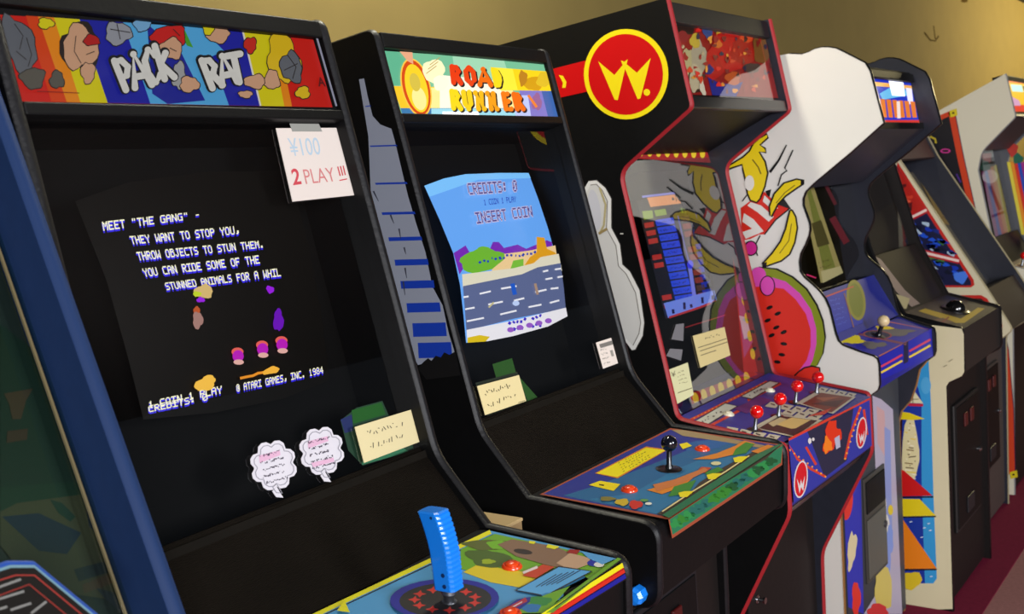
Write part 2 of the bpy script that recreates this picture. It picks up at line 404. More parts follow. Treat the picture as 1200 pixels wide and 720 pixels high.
# --- first cabinet: marquee
E = .95
def g1(*c): return mat(c, .35, emit=.62)
s = cabflat(cab1, A0, A1, .011); a = Art(s, .0005)
TL, TR, BR, BL = (-16, 16), (365.5, 41.5), (389.5, 126), (6, 118.6)
top = lambda x: (x, 16+(x+6)*25.5/371.5); bot = lambda x: (x, 118.6+(x-12)*7.4/377.5)
a.poly([TL, TR, BR, BL], g1(196, 28, 18))
red2, org, yel, dbl, lbl = g1(205, 62, 16), g1(222, 130, 20), g1(208, 196, 18), g1(28, 32, 150), g1(78, 160, 212)
a.poly([top(44), top(63), bot(94), bot(78)], org, up=False); a.poly([top(63), top(93), bot(126), bot(94)], yel, up=False)
a.poly([top(30), top(44), bot(78), bot(60)], red2, up=False)
a.poly([top(93), top(144), bot(176), bot(126)], dbl, up=False); a.poly([top(144), top(236), bot(268), bot(176)], lbl, up=False)
a.poly([top(236), top(284), bot(305.5), bot(268)], dbl, up=False); a.poly([top(284), top(316), bot(333), bot(306)], yel, up=False)
a.poly([top(316), top(324), bot(342), bot(333)], org); a.line([top(284), bot(305)], 2, g1(215, 210, 200))
a.poly([top(172), (212, 62), (240, 118), bot(196), (178, 110)], g1(30, 36, 140), up=False); a.poly([top(205), top(214), (226, 56), (219, 54)], g1(70, 150, 40), up=False)
a.poly([top(236), (262, 60), (240, 70), (222, 48)], lbl)
random.seed(3)
def blob(a, cx, cy, rx, ry, m, n=22, j=.16, up=True, rot=0):
    pts = []; c, sn = math.cos(math.radians(rot)), math.sin(math.radians(rot))
    ph = [random.uniform(0, 6.28) for _ in range(3)]
    for k in range(n):
        t = 2*math.pi*k/n; f = 1+j*(math.sin(3*t+ph[0])+.6*math.sin(5*t+ph[1])+.4*math.sin(8*t+ph[2]))/1.4
        x, y = rx*f*math.cos(t), ry*f*math.sin(t); pts.append((cx+x*c-y*sn, cy+x*sn+y*c))
    return a.poly(pts, m, up)
gry, tan = g1(92, 95, 102), g1(196, 150, 118); blob_ = blob; inkd = g1(34, 28, 28)
def blob(a, cx, cy, rx, ry, m, n=26, j=.16, up=True, rot=0):
    st = random.getstate(); blob_(a, cx, cy, rx+1.1, ry+1.1, inkd, n, j, True, rot); random.setstate(st); return blob_(a, cx, cy, rx, ry, m, n, j, up, rot)
blob(a, 22, 52, 17, 35, gry, rot=-22); blob(a, 38, 92, 14, 12, g1(84, 80, 72)); blob(a, 66, 94, 8, 10, g1(84, 80, 72)); blob(a, 53, 28, 9, 6, yel)
blob(a, 93, 56, 22, 27, g1(40, 30, 28)); blob(a, 93, 56, 20.5, 25.5, tan); blob(a, 102, 86, 8, 12, tan); blob(a, 106, 48, 9, 6, g1(170, 30, 28))
blob(a, 137, 40, 15, 13, g1(140, 142, 150)); blob(a, 165, 30, 10, 7, g1(110, 160, 200))
blob(a, 197, 44, 20, 13, g1(190, 30, 28)); blob(a, 199, 58, 13, 12, tan); blob(a, 208, 90, 8, 16, g1(150, 150, 150)); blob(a, 220, 100, 11, 9, tan)
blob(a, 253, 42, 14, 9, tan); blob(a, 242, 36, 6, 6, yel); blob(a, 291, 54, 7, 9, g1(190, 40, 28))
blob(a, 330, 70, 18, 30, g1(212, 176, 22), rot=-15); blob(a, 339, 80, 12, 18, gry, rot=-15); blob(a, 316, 95, 9, 11, tan); blob(a, 296, 97, 12, 8, tan); blob(a, 285, 112, 8, 4, tan); blob(a, 352, 110, 8, 7, g1(212, 176, 22))
for p_ in (((14, 30), (24, 44), (20, 60)), ((28, 46), (34, 66), (30, 80)), ((16, 62), (28, 72)), ((86, 44), (84, 62), (92, 76)), ((98, 66), (108, 62)), ((134, 30), (138, 48)), ((126, 36), (150, 40)), ((334, 66), (344, 80), (340, 94)), ((330, 84), (346, 76)), ((200, 36), (208, 44)), ((196, 58), (204, 62))): a.line(list(p_), 1, inkd, up=False)
a.z += 1; blob = blob_
blk = g1(18, 17, 22); wht = g1(206, 204, 198)
LET = (('P', [(127, 74), (146, 70), (158, 104), (141, 108)]), ('A', [(147, 66), (160, 65), (176, 101), (154, 105)]), ('C', [(161, 62), (178, 59), (188, 96), (171, 100)]), ('K', [(175, 54), (193, 64), (203, 92), (187, 95)]),
       ('R', [(230, 73), (248, 71), (259, 101), (243, 106)]), ('A', [(252, 68), (263, 67), (276, 97), (256, 102)]), ('T', [(261, 66), (279, 63), (284, 97), (271, 99)]))
for ch, q in LET: bubble(a, ch, [(x-1, y-.8) for x, y in q], 12.4, blk)
a.z += 1
for ch, q in LET: bubble(a, ch, q, 7.9, wht)
a.z += 2
a.line([(40, 109), (90, 111)], 1, g1(120, 20, 20)); a.text('A', [(368, 92), (376, 92), (379, 103), (370, 103)], g1(90, 18, 20), .03)
a.line([(367, 42), (391, 126)], 2.2, g1(150, 150, 170))
a.build('marquee', cab1)

# --- first cabinet: picture tube
s = Bulge((s.p+s.n*0)-s.n*.060+Vector((0, 0, 0)), s.n, 1e4)
M = MW[cab1.name]; c3 = M @ Vector((.29, *atpt(.46, .052)))
nn = cabflat(cab1, A0, A1).n
s = Bulge(c3, nn, 1.1)
a = Art(s, .0006, .0004, maxlen=9)
a.poly([(88, 236), (150, 214), (240, 202), (338, 200), (362, 290), (378, 380), (386, 446), (330, 468), (250, 484), (168, 492), (150, 420), (125, 330)], mat((13, 12, 10), .6, spec=.1))
tb, ty, tp = glow((52, 40, 235), 1.0), glow((246, 244, 205), 1.1), glow((150, 30, 220), 1)
def crt(body, q, fg=None):
    d = (0.2, 1.9); pixels(a, body, [(x+d[0], y+d[1]) for x, y in q], tb, .3); a.z += 1; pixels(a, body, q, fg or ty, .08); a.z -= 1
crt('MEET "THE GANG" -', [(119, 260.5), (234, 248), (235, 256), (121, 271)])
crt('THEY WANT TO STOP YOU,', [(151, 277.5), (280, 265), (281.5, 274.5), (154, 287)])
crt('THROW OBJECTS TO STUN THEM.', [(159, 296), (308.5, 282), (310, 290.5), (162, 306)])
crt('YOU CAN RIDE SOME OF THE', [(166, 315.5), (303, 299.5), (305, 309), (169, 325)])
crt('STUNNED ANIMALS FOR A WHIL', [(192, 332), (328, 314.5), (329.5, 324), (195, 340.5)])
crt('1 COIN 1 PLAY', [(173, 471), (260, 452), (261, 461), (174, 479)])
crt('CREDITS: 0', [(173, 476), (243, 461), (244, 469), (174, 483.5)])
crt('\u00a9 ATARI GAMES, INC. 1984', [(276, 451), (378, 429.5), (379, 437.5), (277, 459.5)])
a.z += 2
blob(a, 238, 342, 11, 8, glow((222, 190, 120), .9)); blob(a, 230, 345, 5, 3, glow((200, 220, 40), .9)); blob(a, 234, 352, 5, 3, tp)
blob(a, 315, 340, 5, 4, tp, rot=40); blob(a, 229, 364, 4, 4, glow((200, 90, 40), .8)); blob(a, 230, 376, 6, 10, glow((186, 140, 130), .7)); blob(a, 324, 376, 6, 13, glow((110, 20, 190), .9))
for x, y in ((276, 418), (304, 410), (326, 405)):
    a.ell(x, y-5, 7, 5, glow((236, 100, 90), .9)); a.ell(x+.5, y, 6.5, 7, glow((190, 30, 190), .9)); a.ell(x+1, y+7, 6, 3, glow((235, 180, 170), .9))
blob(a, 237, 450, 13, 8, glow((244, 190, 70), 1.0), rot=-25); a.line([(277, 444), (286, 442), (292, 441), (298, 438), (306, 437)], 3, glow((240, 150, 40), .9)); blob(a, 313, 435, 10, 4, glow((244, 180, 60), 1), rot=-15)
a.build('screen', cab1, 'dark screen with lines of pale yellow game text')

# --- first cabinet: behind the glass, controls
s = cabflat(cab1, A0, A1, .042); a = Art(s, 0)
a.poly([(399, 493), (418, 478), (448, 470), (456, 488), (492, 478), (500, 522), (425, 546), (408, 528)], mat((24, 62, 40), .6), up=False); a.z += 1
a.poly([(412, 481), (447, 472), (452, 486), (414, 497)], mat((20, 92, 22), .6)); a.poly([(399, 492), (412, 486), (414, 505), (404, 508)], mat((22, 38, 96), .6)); a.poly([(424, 545), (425, 538), (470, 524), (480, 530)], mat((50, 120, 84), .6))
a.z += 1
a.build('bezel_print', cab1, 'dark bezel card with a green strip in its right corner')
fl = cabflat(cab1, A2, A3, 0); a = Art(fl, .0012)
fr = cabflat(cab1, (A3[0]-.0005, A3[1]), A4, -.0006)
yl, gr_, lb, db = ink(218, 210, 24), ink(104, 158, 34), ink(74, 146, 196), ink(22, 26, 120)
a.poly([(330, 742), (574, 623), (727, 657), (560, 742)], lb); a.line([(330, 741), (575, 624.5)], 5, yl); a.line([(340, 741), (578, 628)], 1.3, KK)
a.poly([(540, 645), (580, 627), (722, 658), (690, 680), (660, 662), (610, 690), (540, 668)], gr_)
a.poly([(543, 672), (560, 663), (640, 676), (608, 690), (575, 684)], ink(214, 190, 30)); blob(a, 600, 668, 0.1, .1, gr_)
blob(a, 572, 656, 26, 10, ink(72, 96, 34), rot=8); blob(a, 570, 640, 26, 6, ink(88, 96, 40)); blob(a, 583, 640, 12, 5, ink(110, 170, 36)); blob(a, 572, 660, 8, 3, ink(150, 170, 30))
a.poly([(583, 640), (600, 634), (650, 642), (690, 660), (660, 668), (640, 664), (605, 654)], ink(128, 98, 76)); a.ell(613, 648.5, 11, 3, ink(45, 34, 30), rot=8)
a.poly([(652, 662), (668, 650), (690, 656), (694, 662), (670, 671)], ink(186, 150, 120)); a.ell(697, 662, 9, 4, ink(30, 40, 150)); a.ell(702, 664, 6, 3, ink(214, 210, 205))
a.poly([(668, 646), (680, 647), (676, 652), (664, 650)], ink(150, 28, 20), up=False); a.poly([(680, 648), (722, 657), (706, 664), (690, 657)], ink(80, 150, 205), up=False)
a.poly([(642, 640), (656, 643), (650, 646), (640, 644)], yl, up=False); a.poly([(620, 636), (628, 637), (626, 640), (620, 639)], yl)
a.poly([(612, 677), (636, 664), (650, 667), (628, 680)], ink(190, 60, 30)); a.line([(613, 674), (630, 667)], 3, ink(220, 205, 200))
a.poly([(603, 695), (655, 666), (695, 672), (640, 702)], ink(24, 22, 30)); a.poly([(606, 694.5), (655, 667.5), (692, 672.5), (639, 700.5)], ink(86, 160, 212))
for k in range(5): a.line([(628+6*k, 691-1*k), (652+7*k, 676-1.2*k)], 1, ink(20, 36, 70), up=False)
a.z += 1
blob(a, 648, 702, 12, 5, ink(40, 120, 170)); a.poly([(590, 722), (640, 700), (668, 690), (640, 722)], gr_); blob(a, 632, 708, 14, 6, ink(50, 130, 60)); blob(a, 622, 716, 12, 5, ink(40, 110, 170))
a.poly([(578, 726), (606, 706), (622, 703), (621, 709), (598, 726)], ink(30, 34, 130)); a.line([(588, 722), (617, 706)], 5, ink(170, 40, 60)); a.line([(594, 719), (612, 709)], 1.2, ink(220, 200, 205))
a.poly([(636, 722), (724, 657), (728, 658.5), (648, 722)], gr_); a.line([(650, 716), (728, 660)], 1.2, KK)
a.ell(521, 706, 64, 24, ink(28, 30, 140), rot=-2); a.ell(522, 707, 54, 20, ink(30, 28, 30), rot=-2)
for k in range(11):
    t = 2*math.pi*k/11+.3; x, y = 522+36*math.cos(t)*1.0, 707+12.5*math.sin(t)
    a.poly([(x-8, y), (x-2, y-1.5), (x+1, y-4.5), (x+2.5, y-1.2), (x+8, y), (x+2.5, y+1.5), (x, y+4.5), (x-2.5, y+1.5)], ink(196, 44, 34), up=False)
a.z += 1
a.poly([(395, 720), (404, 708), (410, 722)], yl)
a.build('panel_print', cab1, 'bright blue, green and yellow printed control panel overlay')
a = Art(fr, .0004)
for i, (y0, c_) in enumerate(((0, yl), (6, ink(200, 40, 24)), (13, ink(22, 28, 140)))):
    a.poly([(620-10, 735+y0), (729+i*1.3, 660+y0*.92), (731+i*1.3, 666+y0*.92), (622-10, 743+y0)], c_, up=False)
    a.z += 1; a.line([(610, 742+y0), (731+i*1.3, 666.5+y0*.92)], 1.3, KK, up=False)
a.build('edge_print', cab1, 'yellow, red and blue stripes along the front edge')
n1 = fl.n
button(cab1, fl.hit(600, 666), n1, .0165, mat((222, 66, 22), .25, coat=.4))
button(cab1, fl.hit(598, 722), n1, .0165, mat((222, 66, 22), .25, coat=.4))
# blue pistol-grip stick
B = fl.hit(526.5, 709); g = MB().lathe(B, n1, [(0, .013), (.003, .013), (.006, .011)], 18).build('joystick', STEEL, cab1, smooth=True, local=False)
MB().lathe(B, n1, [(0, .007), (.012, .008), (.018, .012), (.026, .011), (.03, .006)], 16).build('shaft', STEEL, g, smooth=True, local=False)
M3 = MW[cab1.name].to_3x3(); X, Y, Z = M3 @ Vector((1, 0, 0)), M3 @ Vector((0, 1, 0)), Vector((0, 0, 1))
gm = mat((22, 128, 236), .3, coat=.3); mb = MB(); N = 66; H = .115; prof = []
def gripc(t): return B+Z*(.024+H*t)+Y*(-.002+.010*t+.034*max(0, t-.45)**1.6)+X*(.006*t)
for i in range(N+1):
    t = i/N; c = gripc(t); tl = (.34 if t > .55 else .1)*min(1, abs(t)); rib = .0009*(1 if (i % 4) else -.6)
    hx_, hy_ = .0150+.0012*t, .0180+.0012*t
    if i in (0, N): hx_ -= .003; hy_ -= .003
    ring = []
    for (sx, sy) in ((-1, -.72), (-1, .75), (-.75, 1), (.75, 1), (1, .75), (1, -.72), (.72, -1), (-.72, -1)):
        e = rib if sy < -.7 else 0
        if sx > .9 and sy < 0: e = rib
        ring.append(c+X*(sx*hx_+ (e*.4 if sx > .7 else 0))+Y*(sy*hy_-(e if sy < -.7 else 0)))
    prof.append(ring)
for i in range(N): mb.add(prof[i]+prof[i+1], [(k, (k+1) % 8, 8+(k+1) % 8, 8+k) for k in range(8)])
mb.add(prof[0], [tuple(range(8))]); mb.add(prof[N], [tuple(range(8))[::-1]])
grip = mb.build('grip', gm, g, bevel=.0012, local=False); grip['label'] = 'bright blue ribbed pistol grip'
for t, k in ((.08, .2), (.22, .1), (.93, .5)):
    c = gripc(t)-X*.0152-Y*(.004+.004*k); MB().lathe(c, -X, [(-.002, .0032), (.0008, .0032), (.001, .0012)], 12).build('screw', mat((10, 40, 90), .4), g, smooth=True, local=False)
# ------ paper and cards on the first cabinet's glass
sg = cabflat(cab1, A0, A1, .0275)
q = [(322, 151), (393.5, 150.5), (418, 229), (341.5, 237)]
def pr(a):
    a.text('\u00a5100', [(335, 163), (371, 161), (375, 182), (340, 184)], ink(176, 198, 214), .0)
    rd = ink(200, 74, 84)
    a.text('2', [(339, 199), (348, 197.5), (352, 216.5), (342, 218)], rd, .02); a.text('PLAY', [(353, 199.5), (388, 197), (392.5, 213), (357, 216.5)], ink(206, 128, 128), -.004)
    for k in range(3): a.line([(394+3.2*k, 196-.5*k), (397+3*k, 207-.5*k)], 1.3, rd, up=False)
    a.line([(396, 212.3), (405, 210.5)], 1.3, rd)
def tape(t): MB().slab([sg.hit(*p, .0034) for p in [(337, 144), (371, 144), (376, 155), (341, 155)]], sg.n*.0004).build('tape', mat((150, 152, 146), .35), t, local=False)
card('price_sign', 'white handwritten 2 PLAY price sheet taped under the left marquee', 'paper sign', sg, q, pr, off=.002, col=(222, 212, 204), extra=tape)
q = [(414.5, 501), (482.5, 480), (494, 517), (425.5, 543)]
card('instruction_card', 'cream handwritten card above the blue-gripped joystick, right bottom of its glass', 'card', sg, q, lambda a: a.scrib([(424, 502), (480, 486), (488, 512), (430, 532)], 2, ink(96, 92, 78), 1.0, (.05, .9), 13, 5), col=(218, 204, 158), group=None)
def cloud(cx, cy, R, tilt):
    def outline(k):
        pts = []; nb = 8
        for i in range(nb):
            a0 = 2*math.pi*i/nb
            a0 += .25; bx, by = cx+R*.70*math.cos(a0), cy+R*.78*math.sin(a0)
            for j in range(5):
                t = a0-1.30+j*.65; pts.append((bx+R*.335*math.cos(t), by+R*.335*math.sin(t)))
            if i == 1:
                pts += [(cx+R*.30, cy+R*1.22), (cx+R*.42, cy+R*1.40), (cx+R*.12, cy+R*1.38), (cx-R*.06, cy+R*1.12)]
        return [(cx+(x-cx)*k, cy+(y-cy)*k) for x, y in pts]
    return outline
for cx, cy, R, lab, sd in ((319, 546, 27, 'left of two white cloud-shaped speech cards on dark glass', 3), (375.5, 529, 26, 'right of two white cloud-shaped speech cards on dark glass', 9)):
    ol = cloud(cx, cy, R, 0); P = ol(1)
    t = thing('speech_card', lab, 'card', tuple(sg.hit(cx, cy+R, .002)), 0, 'cloud-shaped cards')
    # hull ordering of the scallops
    MB().slab([sg.hit(*p, .0024) for p in P], sg.n*.001).build('sheet', ink(212, 208, 216), t, local=False)
    a = Art(sg, .0042); 
    L = ol(.86); a.line(L+[L[0]], 1.1, ink(150, 148, 158))
    a.poly([(cx-R*.65, cy-R*.42), (cx+R*.25, cy-R*.66), (cx+R*.28, cy-R*.44), (cx-R*.62, cy-R*.1)], ink(214, 170, 196))
    if sd == 9: a.poly([(cx-R*.5, cy+R*.55), (cx+R*.5, cy+R*.3), (cx+R*.55, cy+R*.48), (cx-R*.4, cy+R*.75)], ink(214, 170, 196))
    a.scrib([(cx-R*.72, cy-R*.5), (cx+R*.55, cy-R*.85), (cx+R*.75, cy+R*.62), (cx-R*.5, cy+R*.95)], 5, ink(72, 66, 80), 1.3, (.05, .95), 16, sd)
    a.build('print', t)
# box standing in the gap between the two black cabinets
t = thing('cardboard_box', 'tan box wedged in the gap between the two tall black cabinets', 'box', (-.075, -.30, 0))
MB().box((-.012, -.012, 0), (.05, .09, 1.002)).build('box_body', mat((150, 124, 84), .8), t, bevel=.002)
MB().box((-.013, -.0135, 1.0), (.051, .091, 1.006)).build('box_lid', mat((176, 150, 104), .8), t, bevel=.001)
# ------------------------------------------------------------------ second cabinet
s = cabflat(cab2, A0, A1, .011); a = Art(s, .0005)
def g2(*c, e=1.0): return mat(c, .35, emit=e)
a.poly([(447, 59.5), (642, 73.5), (657.5, 138.7), (472, 139)], g2(118, 190, 150))
a.poly([(447, 59.5), (480, 62), (490, 100), (459, 100)], g2(96, 178, 140), up=False); a.poly([(530, 66), (590, 70), (600, 100), (535, 100)], g2(160, 214, 178)); 
a.poly([(460, 101), (600, 104), (608, 128), (469, 127)], g2(248, 198, 40)); a.poly([(500, 103), (600, 104), (606, 128), (505, 128)], g2(255, 236, 150)); a.poly([(515, 88), (585, 95), (590, 128), (515, 130)], g2(255, 250, 226))  # whiter shapes at the centre paint in the backlight's hot spot
a.poly([(469, 127), (654.5, 127), (657.5, 138.7), (472, 139)], g2(60, 120, 170)); a.poly([(505, 127.5), (610, 127.5), (614, 138.7), (505, 139)], g2(160, 220, 235)); a.poly([(518, 131), (560, 131), (562, 138.5), (518, 138.7)], g2(255, 255, 255, e=1.3))
a.poly([(608, 106), (647, 107), (657.5, 138.7), (615, 138.7)], g2(128, 120, 200)); a.poly([(634, 107), (647, 107), (657.5, 138.7), (642, 138.7)], g2(60, 100, 170)); a.poly([(600, 112), (618, 112), (622, 138.7), (604, 138.7)], g2(190, 200, 245))
a.poly([(574, 79), (640, 84), (647, 107), (585, 106)], g2(250, 214, 26)); a.poly([(600, 81), (606, 106), (585, 105.5), (576, 79.5)], g2(255, 236, 60))
blob(a, 624, 98, 13, 8, g2(214, 160, 20)); blob(a, 612, 92, 5, 9, g2(190, 130, 30)); blob(a, 636, 94, 8, 9, g2(226, 190, 40)); blob(a, 628, 120, 6, 10, g2(150, 100, 150)); a.line([(618, 112), (628, 126)], 3, g2(240, 130, 50))
a.ell(486.5, 103, 17, 35, g2(255, 200, 70), rot=-14); a.ell(486.5, 103, 15.5, 33, g2(214, 76, 20), rot=-14); a.ell(487, 104, 12.5, 29, g2(250, 210, 40), rot=-14); a.ell(490, 116, 8, 14, g2(255, 236, 150), rot=-14); a.ell(485, 97, 6, 11, g2(214, 190, 70), rot=-14)
a.poly([(467, 61), (482, 62), (483, 76), (476, 72)], g2(232, 168, 130))
blob(a, 507, 84, 13, 14, g2(255, 246, 196), j=.1); blob(a, 515, 98, 9, 9, g2(255, 252, 220), j=.1)
for k in range(3): a.line([(498+2*k, 87-5*k), (510+2*k, 78-5*k)], .9, g2(190, 160, 90), up=False)
a.z += 1
dk = g2(36, 26, 30)
for ch, q, c_ in (('R', [(524, 76), (538, 77), (541, 101), (526, 100)], (232, 62, 18)), ('O', [(540, 77), (555, 78), (558, 102), (543, 101)], (232, 70, 18)), ('A', [(556, 79), (573, 80), (576, 103), (558, 102.5)], (240, 110, 16)), ('D', [(573, 80), (584, 81), (588, 104), (577, 103)], (250, 220, 30)),
                  ('R', [(524, 105), (537, 105.5), (541, 131), (526, 130)], (250, 216, 30)), ('U', [(538, 106), (551, 106.5), (554, 131), (541, 131)], (250, 208, 30)), ('N', [(552, 107), (565, 107.5), (569, 131), (556, 131)], (248, 186, 26)), ('N', [(566, 107.5), (579, 108), (584, 131), (571, 131)], (246, 160, 26)), ('E', [(585, 108), (595, 108.5), (600, 131), (588, 131)], (244, 124, 22)), ('R', [(597, 108.5), (609, 109), (614, 131), (601, 131)], (240, 110, 20))):
    q = [(q[0][0]+2, q[0][1]+2.4), (q[1][0]-1.6, q[1][1]+2.4), (q[2][0]-1.6, q[2][1]-2.6), (q[3][0]+2, q[3][1]-2.6)]; bubble(a, ch, [(x+1.8, y+1.6) for x, y in q], 6.2, dk); a.z += 1; bubble(a, ch, q, 6.0, g2(*c_)); a.z -= 1
a.z += 2
a.build('marquee', cab2, 'brightly lit teal and yellow marquee')
MB().lathe(MW[cab2.name] @ Vector((.57, .05, 1.926)), (0, -.4, 1), [(0, .013), (.006, .013), (.008, .009)], 16).build('cable_ring', mat((180, 180, 180), .4), cab2, smooth=True, local=False)
# picture tube with its game picture
M = MW[cab2.name]; nn = cabflat(cab2, A0, A1).n
s = Bulge(M @ Vector((.27, *atpt(.48, .052))), nn, 1.05)
a = Art(s, .0006, .0004, maxlen=8)
out = [(497, 218), (520, 209.5), (545, 204.5), (585, 203), (619, 203), (630, 232), (642, 268), (652, 305), (659, 340), (663, 371), (640, 383), (600, 394), (570, 400), (546, 402), (543, 370), (539, 335), (531, 297), (515, 258)]
a.poly(out, glow((104, 170, 250), 1.0))
a.poly([(497, 218), (520, 209.5), (545, 204.5), (585, 203), (619, 203), (621.5, 209), (560, 211), (503, 231)], glow((124, 196, 255), 1.05)); 
a.poly([(531, 297), (545, 288), (552, 300), (538, 322)], glow((120, 40, 180)), up=False); a.poly([(560, 303), (572, 296), (577, 284), (584, 284), (590, 291), (606, 287), (616, 292), (640, 282), (646, 284), (648, 300), (575, 312)], glow((120, 40, 180)))
a.poly([(575, 300), (620, 294), (650, 288), (652, 302), (610, 318), (576, 320)], glow((240, 206, 150))); a.poly([(620, 302), (628, 296), (628, 278), (637, 279), (640, 292), (649, 296), (653, 300), (612, 314)], glow((226, 160, 30)))
blob(a, 563, 306, 26, 13, glow((112, 184, 50)), j=.1, rot=-10); blob(a, 566, 298, 14, 8, glow((112, 184, 50)), j=.1); a.poly([(600, 306), (612, 304), (612, 316), (596, 318)], glow((120, 190, 60)))
a.poly([(540, 322), (600, 315), (624, 309), (632, 302), (653, 298), (657, 318), (600, 330), (541, 338)], glow((226, 220, 196)))
a.poly([(541, 336), (610, 322), (628, 314), (655, 309), (659, 340), (661, 362), (600, 374), (545, 388)], glow((92, 104, 146)))
a.poly([(545, 387), (600, 376), (661, 361), (663, 371), (640, 383), (600, 394), (570, 400), (546, 402)], glow((236, 234, 240)))
a.poly([(546, 396), (560, 393), (572, 395), (567, 400.5), (546, 402)], glow((220, 190, 20)))
wl = glow((240, 240, 246))
for p in (((541, 349), (547, 348)), ((560, 345), (573, 342)), ((585, 339), (603, 336)), ((634, 319), (640, 317.6)), ((648, 316.5), (655, 315.5)), ((543, 363), (554, 361)), ((570, 357.5), (587, 354)), ((600, 353), (612, 350)), ((637, 328), (645, 326.5)), ((651, 325.6), (657, 324.6)), ((545, 377), (565, 373)), ((584, 369), (603, 364.5)), ((617, 360.5), (632, 357.5)), ((642, 355.5), (653, 352.5)), ((625, 343), (638, 340)), ((643, 339), (652, 338))): a.line(list(p), 2.0, wl, up=False)
a.z += 1
a.line([(598, 333), (601, 346)], 5, glow((30, 90, 200))); a.ell(602, 356, 4, 3, glow((190, 210, 250))); a.line([(570, 361), (576, 355)], 2, glow((200, 190, 140))); a.line([(624, 333), (627, 346)], 3, glow((170, 140, 120)))
tx = glow((88, 78, 150), .9); tw = glow((214, 206, 240), .9); tbk = glow((30, 60, 180))
for body, q in (('CREDITS: 0', [(544, 217), (603, 213), (604, 226), (547, 230)]), ('INSERT COIN', [(553, 251), (620, 243), (622, 255), (556, 264)])):
    pixels(a, body, q, tw, .45); a.z += 1; pixels(a, body, q, tx, .0); a.z += 1
pixels(a, '1 COIN 1 PLAY', [(563, 236), (601, 232), (602, 238.5), (564, 242.5)], glow((30, 70, 190)), .1); a.z += 1
a.scrib([(552, 304), (642, 288), (644, 299), (553, 313)], 1, tbk, 2.6, (.0, 1.0), 16, 4); a.scrib([(590, 375), (642, 364), (644, 382), (592, 392)], 2, glow((60, 40, 200)), 3.4, (.02, .98), 9, 8)
for k in range(5): a.ell(594+11*k, 387-2.6*k, 4, 3, glow((150, 90, 200)), up=False)
a.z += 1
a.build('screen', cab2, 'bright screen picture of a desert road under a blue sky')
s = cabflat(cab2, A0, A1, .042); a = Art(s, 0)
a.poly([(577, 427), (600, 420), (605, 438), (630, 466), (612, 473), (584, 452)], mat((34, 84, 22), .6)); a.poly([(557, 449), (606, 436), (618, 470), (572, 492)], mat((30, 40, 26), .6)); a.build('bezel_print', cab2, 'dark bezel card with green patch at lower left')
# overlay of the second cabinet
fl = cabflat(cab2, A2, A3, 0); a = Art(fl, .0012); rim = ink(150, 72, 48)
a.poly([(632.5, 580.5), (785.5, 502.5), (917, 522), (784, 610)], rim)
a.poly([(637, 580), (785.5, 504.5), (914, 523), (781, 606.5)], ink(40, 48, 128))
a.poly([(660, 582), (700, 570), (790, 535), (840, 515), (905, 526), (781, 606.5)], ink(38, 92, 136)); a.poly([(690, 586), (740, 580), (790, 552), (850, 528), (895, 530), (781, 606)], ink(44, 108, 150)); blob(a, 830, 522, 30, 6, ink(40, 90, 150), rot=-8)
a.poly([(787, 505), (800, 505), (850, 514), (900, 524), (896, 527), (842, 518), (800, 512)], ink(150, 128, 92))
a.poly([(697, 556), (757, 524.5), (783, 528), (724, 562)], ink(196, 120, 40)); a.poly([(699, 556), (757.5, 526), (780, 529), (723.5, 560.5)], ink(222, 204, 16)); a.scrib([(722, 544), (758, 527), (776, 530), (728, 557)], 5, ink(120, 110, 20), .8, (.05, .9), 9, 3)
a.poly([(690, 570), (703, 565), (727, 569), (719, 577)], ink(222, 200, 16)); a.poly([(796, 522), (805, 520), (811, 524), (800, 528)], ink(222, 200, 16), up=False); a.line([(702, 569.5), (708, 570.5)], 1.4, KK)
og = ink(206, 124, 42); gn = ink(60, 126, 46); dbr = ink(58, 50, 40)
a.poly([(770, 604), (805, 584), (820, 567), (850, 548), (885, 530), (905, 524), (914, 524), (897, 540), (781, 607)], dbr)
a.poly([(758, 576), (790, 567), (812, 562), (800, 572), (776, 581)], og); a.poly([(790, 572), (816, 564), (807, 580), (783, 584)], gn); a.poly([(812, 540), (840, 533), (862, 524), (872, 518), (885, 521), (862, 534), (836, 540)], og); a.poly([(862, 528), (874, 520), (884, 522), (874, 533), (858, 536)], gn, up=False)
a.poly([(826, 556), (842, 549), (848, 553), (830, 560)], gn, up=False); a.poly([(815, 556), (822, 549), (834, 550), (826, 556)], ink(178, 70, 40)); a.poly([(765, 570), (790, 564), (826, 550), (830, 553), (800, 568), (770, 578)], ink(190, 112, 60)); a.ell(839, 545, 6, 2.2, ink(206, 198, 150)); a.poly([(880, 531), (900, 523), (908, 525), (890, 534)], og)
a.line([(776, 602), (812, 578), (850, 555), (878, 536)], 1.6, ink(214, 196, 140)); 
for x, y in ((804, 582), (837, 561), (868, 541)): a.poly([(x-9, y-2), (x-2, y-4), (x+9, y-4), (x+1, y+3), (x-7, y+3)], ink(226, 206, 26), up=False)
a.z += 1
blob(a, 712, 587, 9, 2.6, ink(120, 110, 50)); blob(a, 729, 591, 8, 4, ink(190, 160, 40)); blob(a, 745, 594, 8, 5, ink(190, 46, 36)); a.ell(755, 589, 5, 1.6, ink(90, 140, 70)); a.ell(760, 593, 4, 1.6, ink(214, 214, 200))
a.poly([(771, 607), (792, 592), (850, 556), (897, 529), (915, 523), (914, 530), (783, 609)], dbr) if False else None
a.poly([(776, 606.5), (884, 536), (912, 523), (917, 523), (784, 610)], ink(36, 104, 70))
a.build('panel_print', cab2, 'blue and green printed control panel overlay with yellow instruction strip')
fr = cabflat(cab2, (A3[0]-.0005, A3[1]), A4, -.0006); a = Art(fr, .0004)
a.poly([(783, 609), (917, 521.5), (916.5, 545), (787.5, 631.5)], rim); a.poly([(784.5, 609), (917, 522), (915, 542.5), (788, 627)], ink(36, 112, 76))
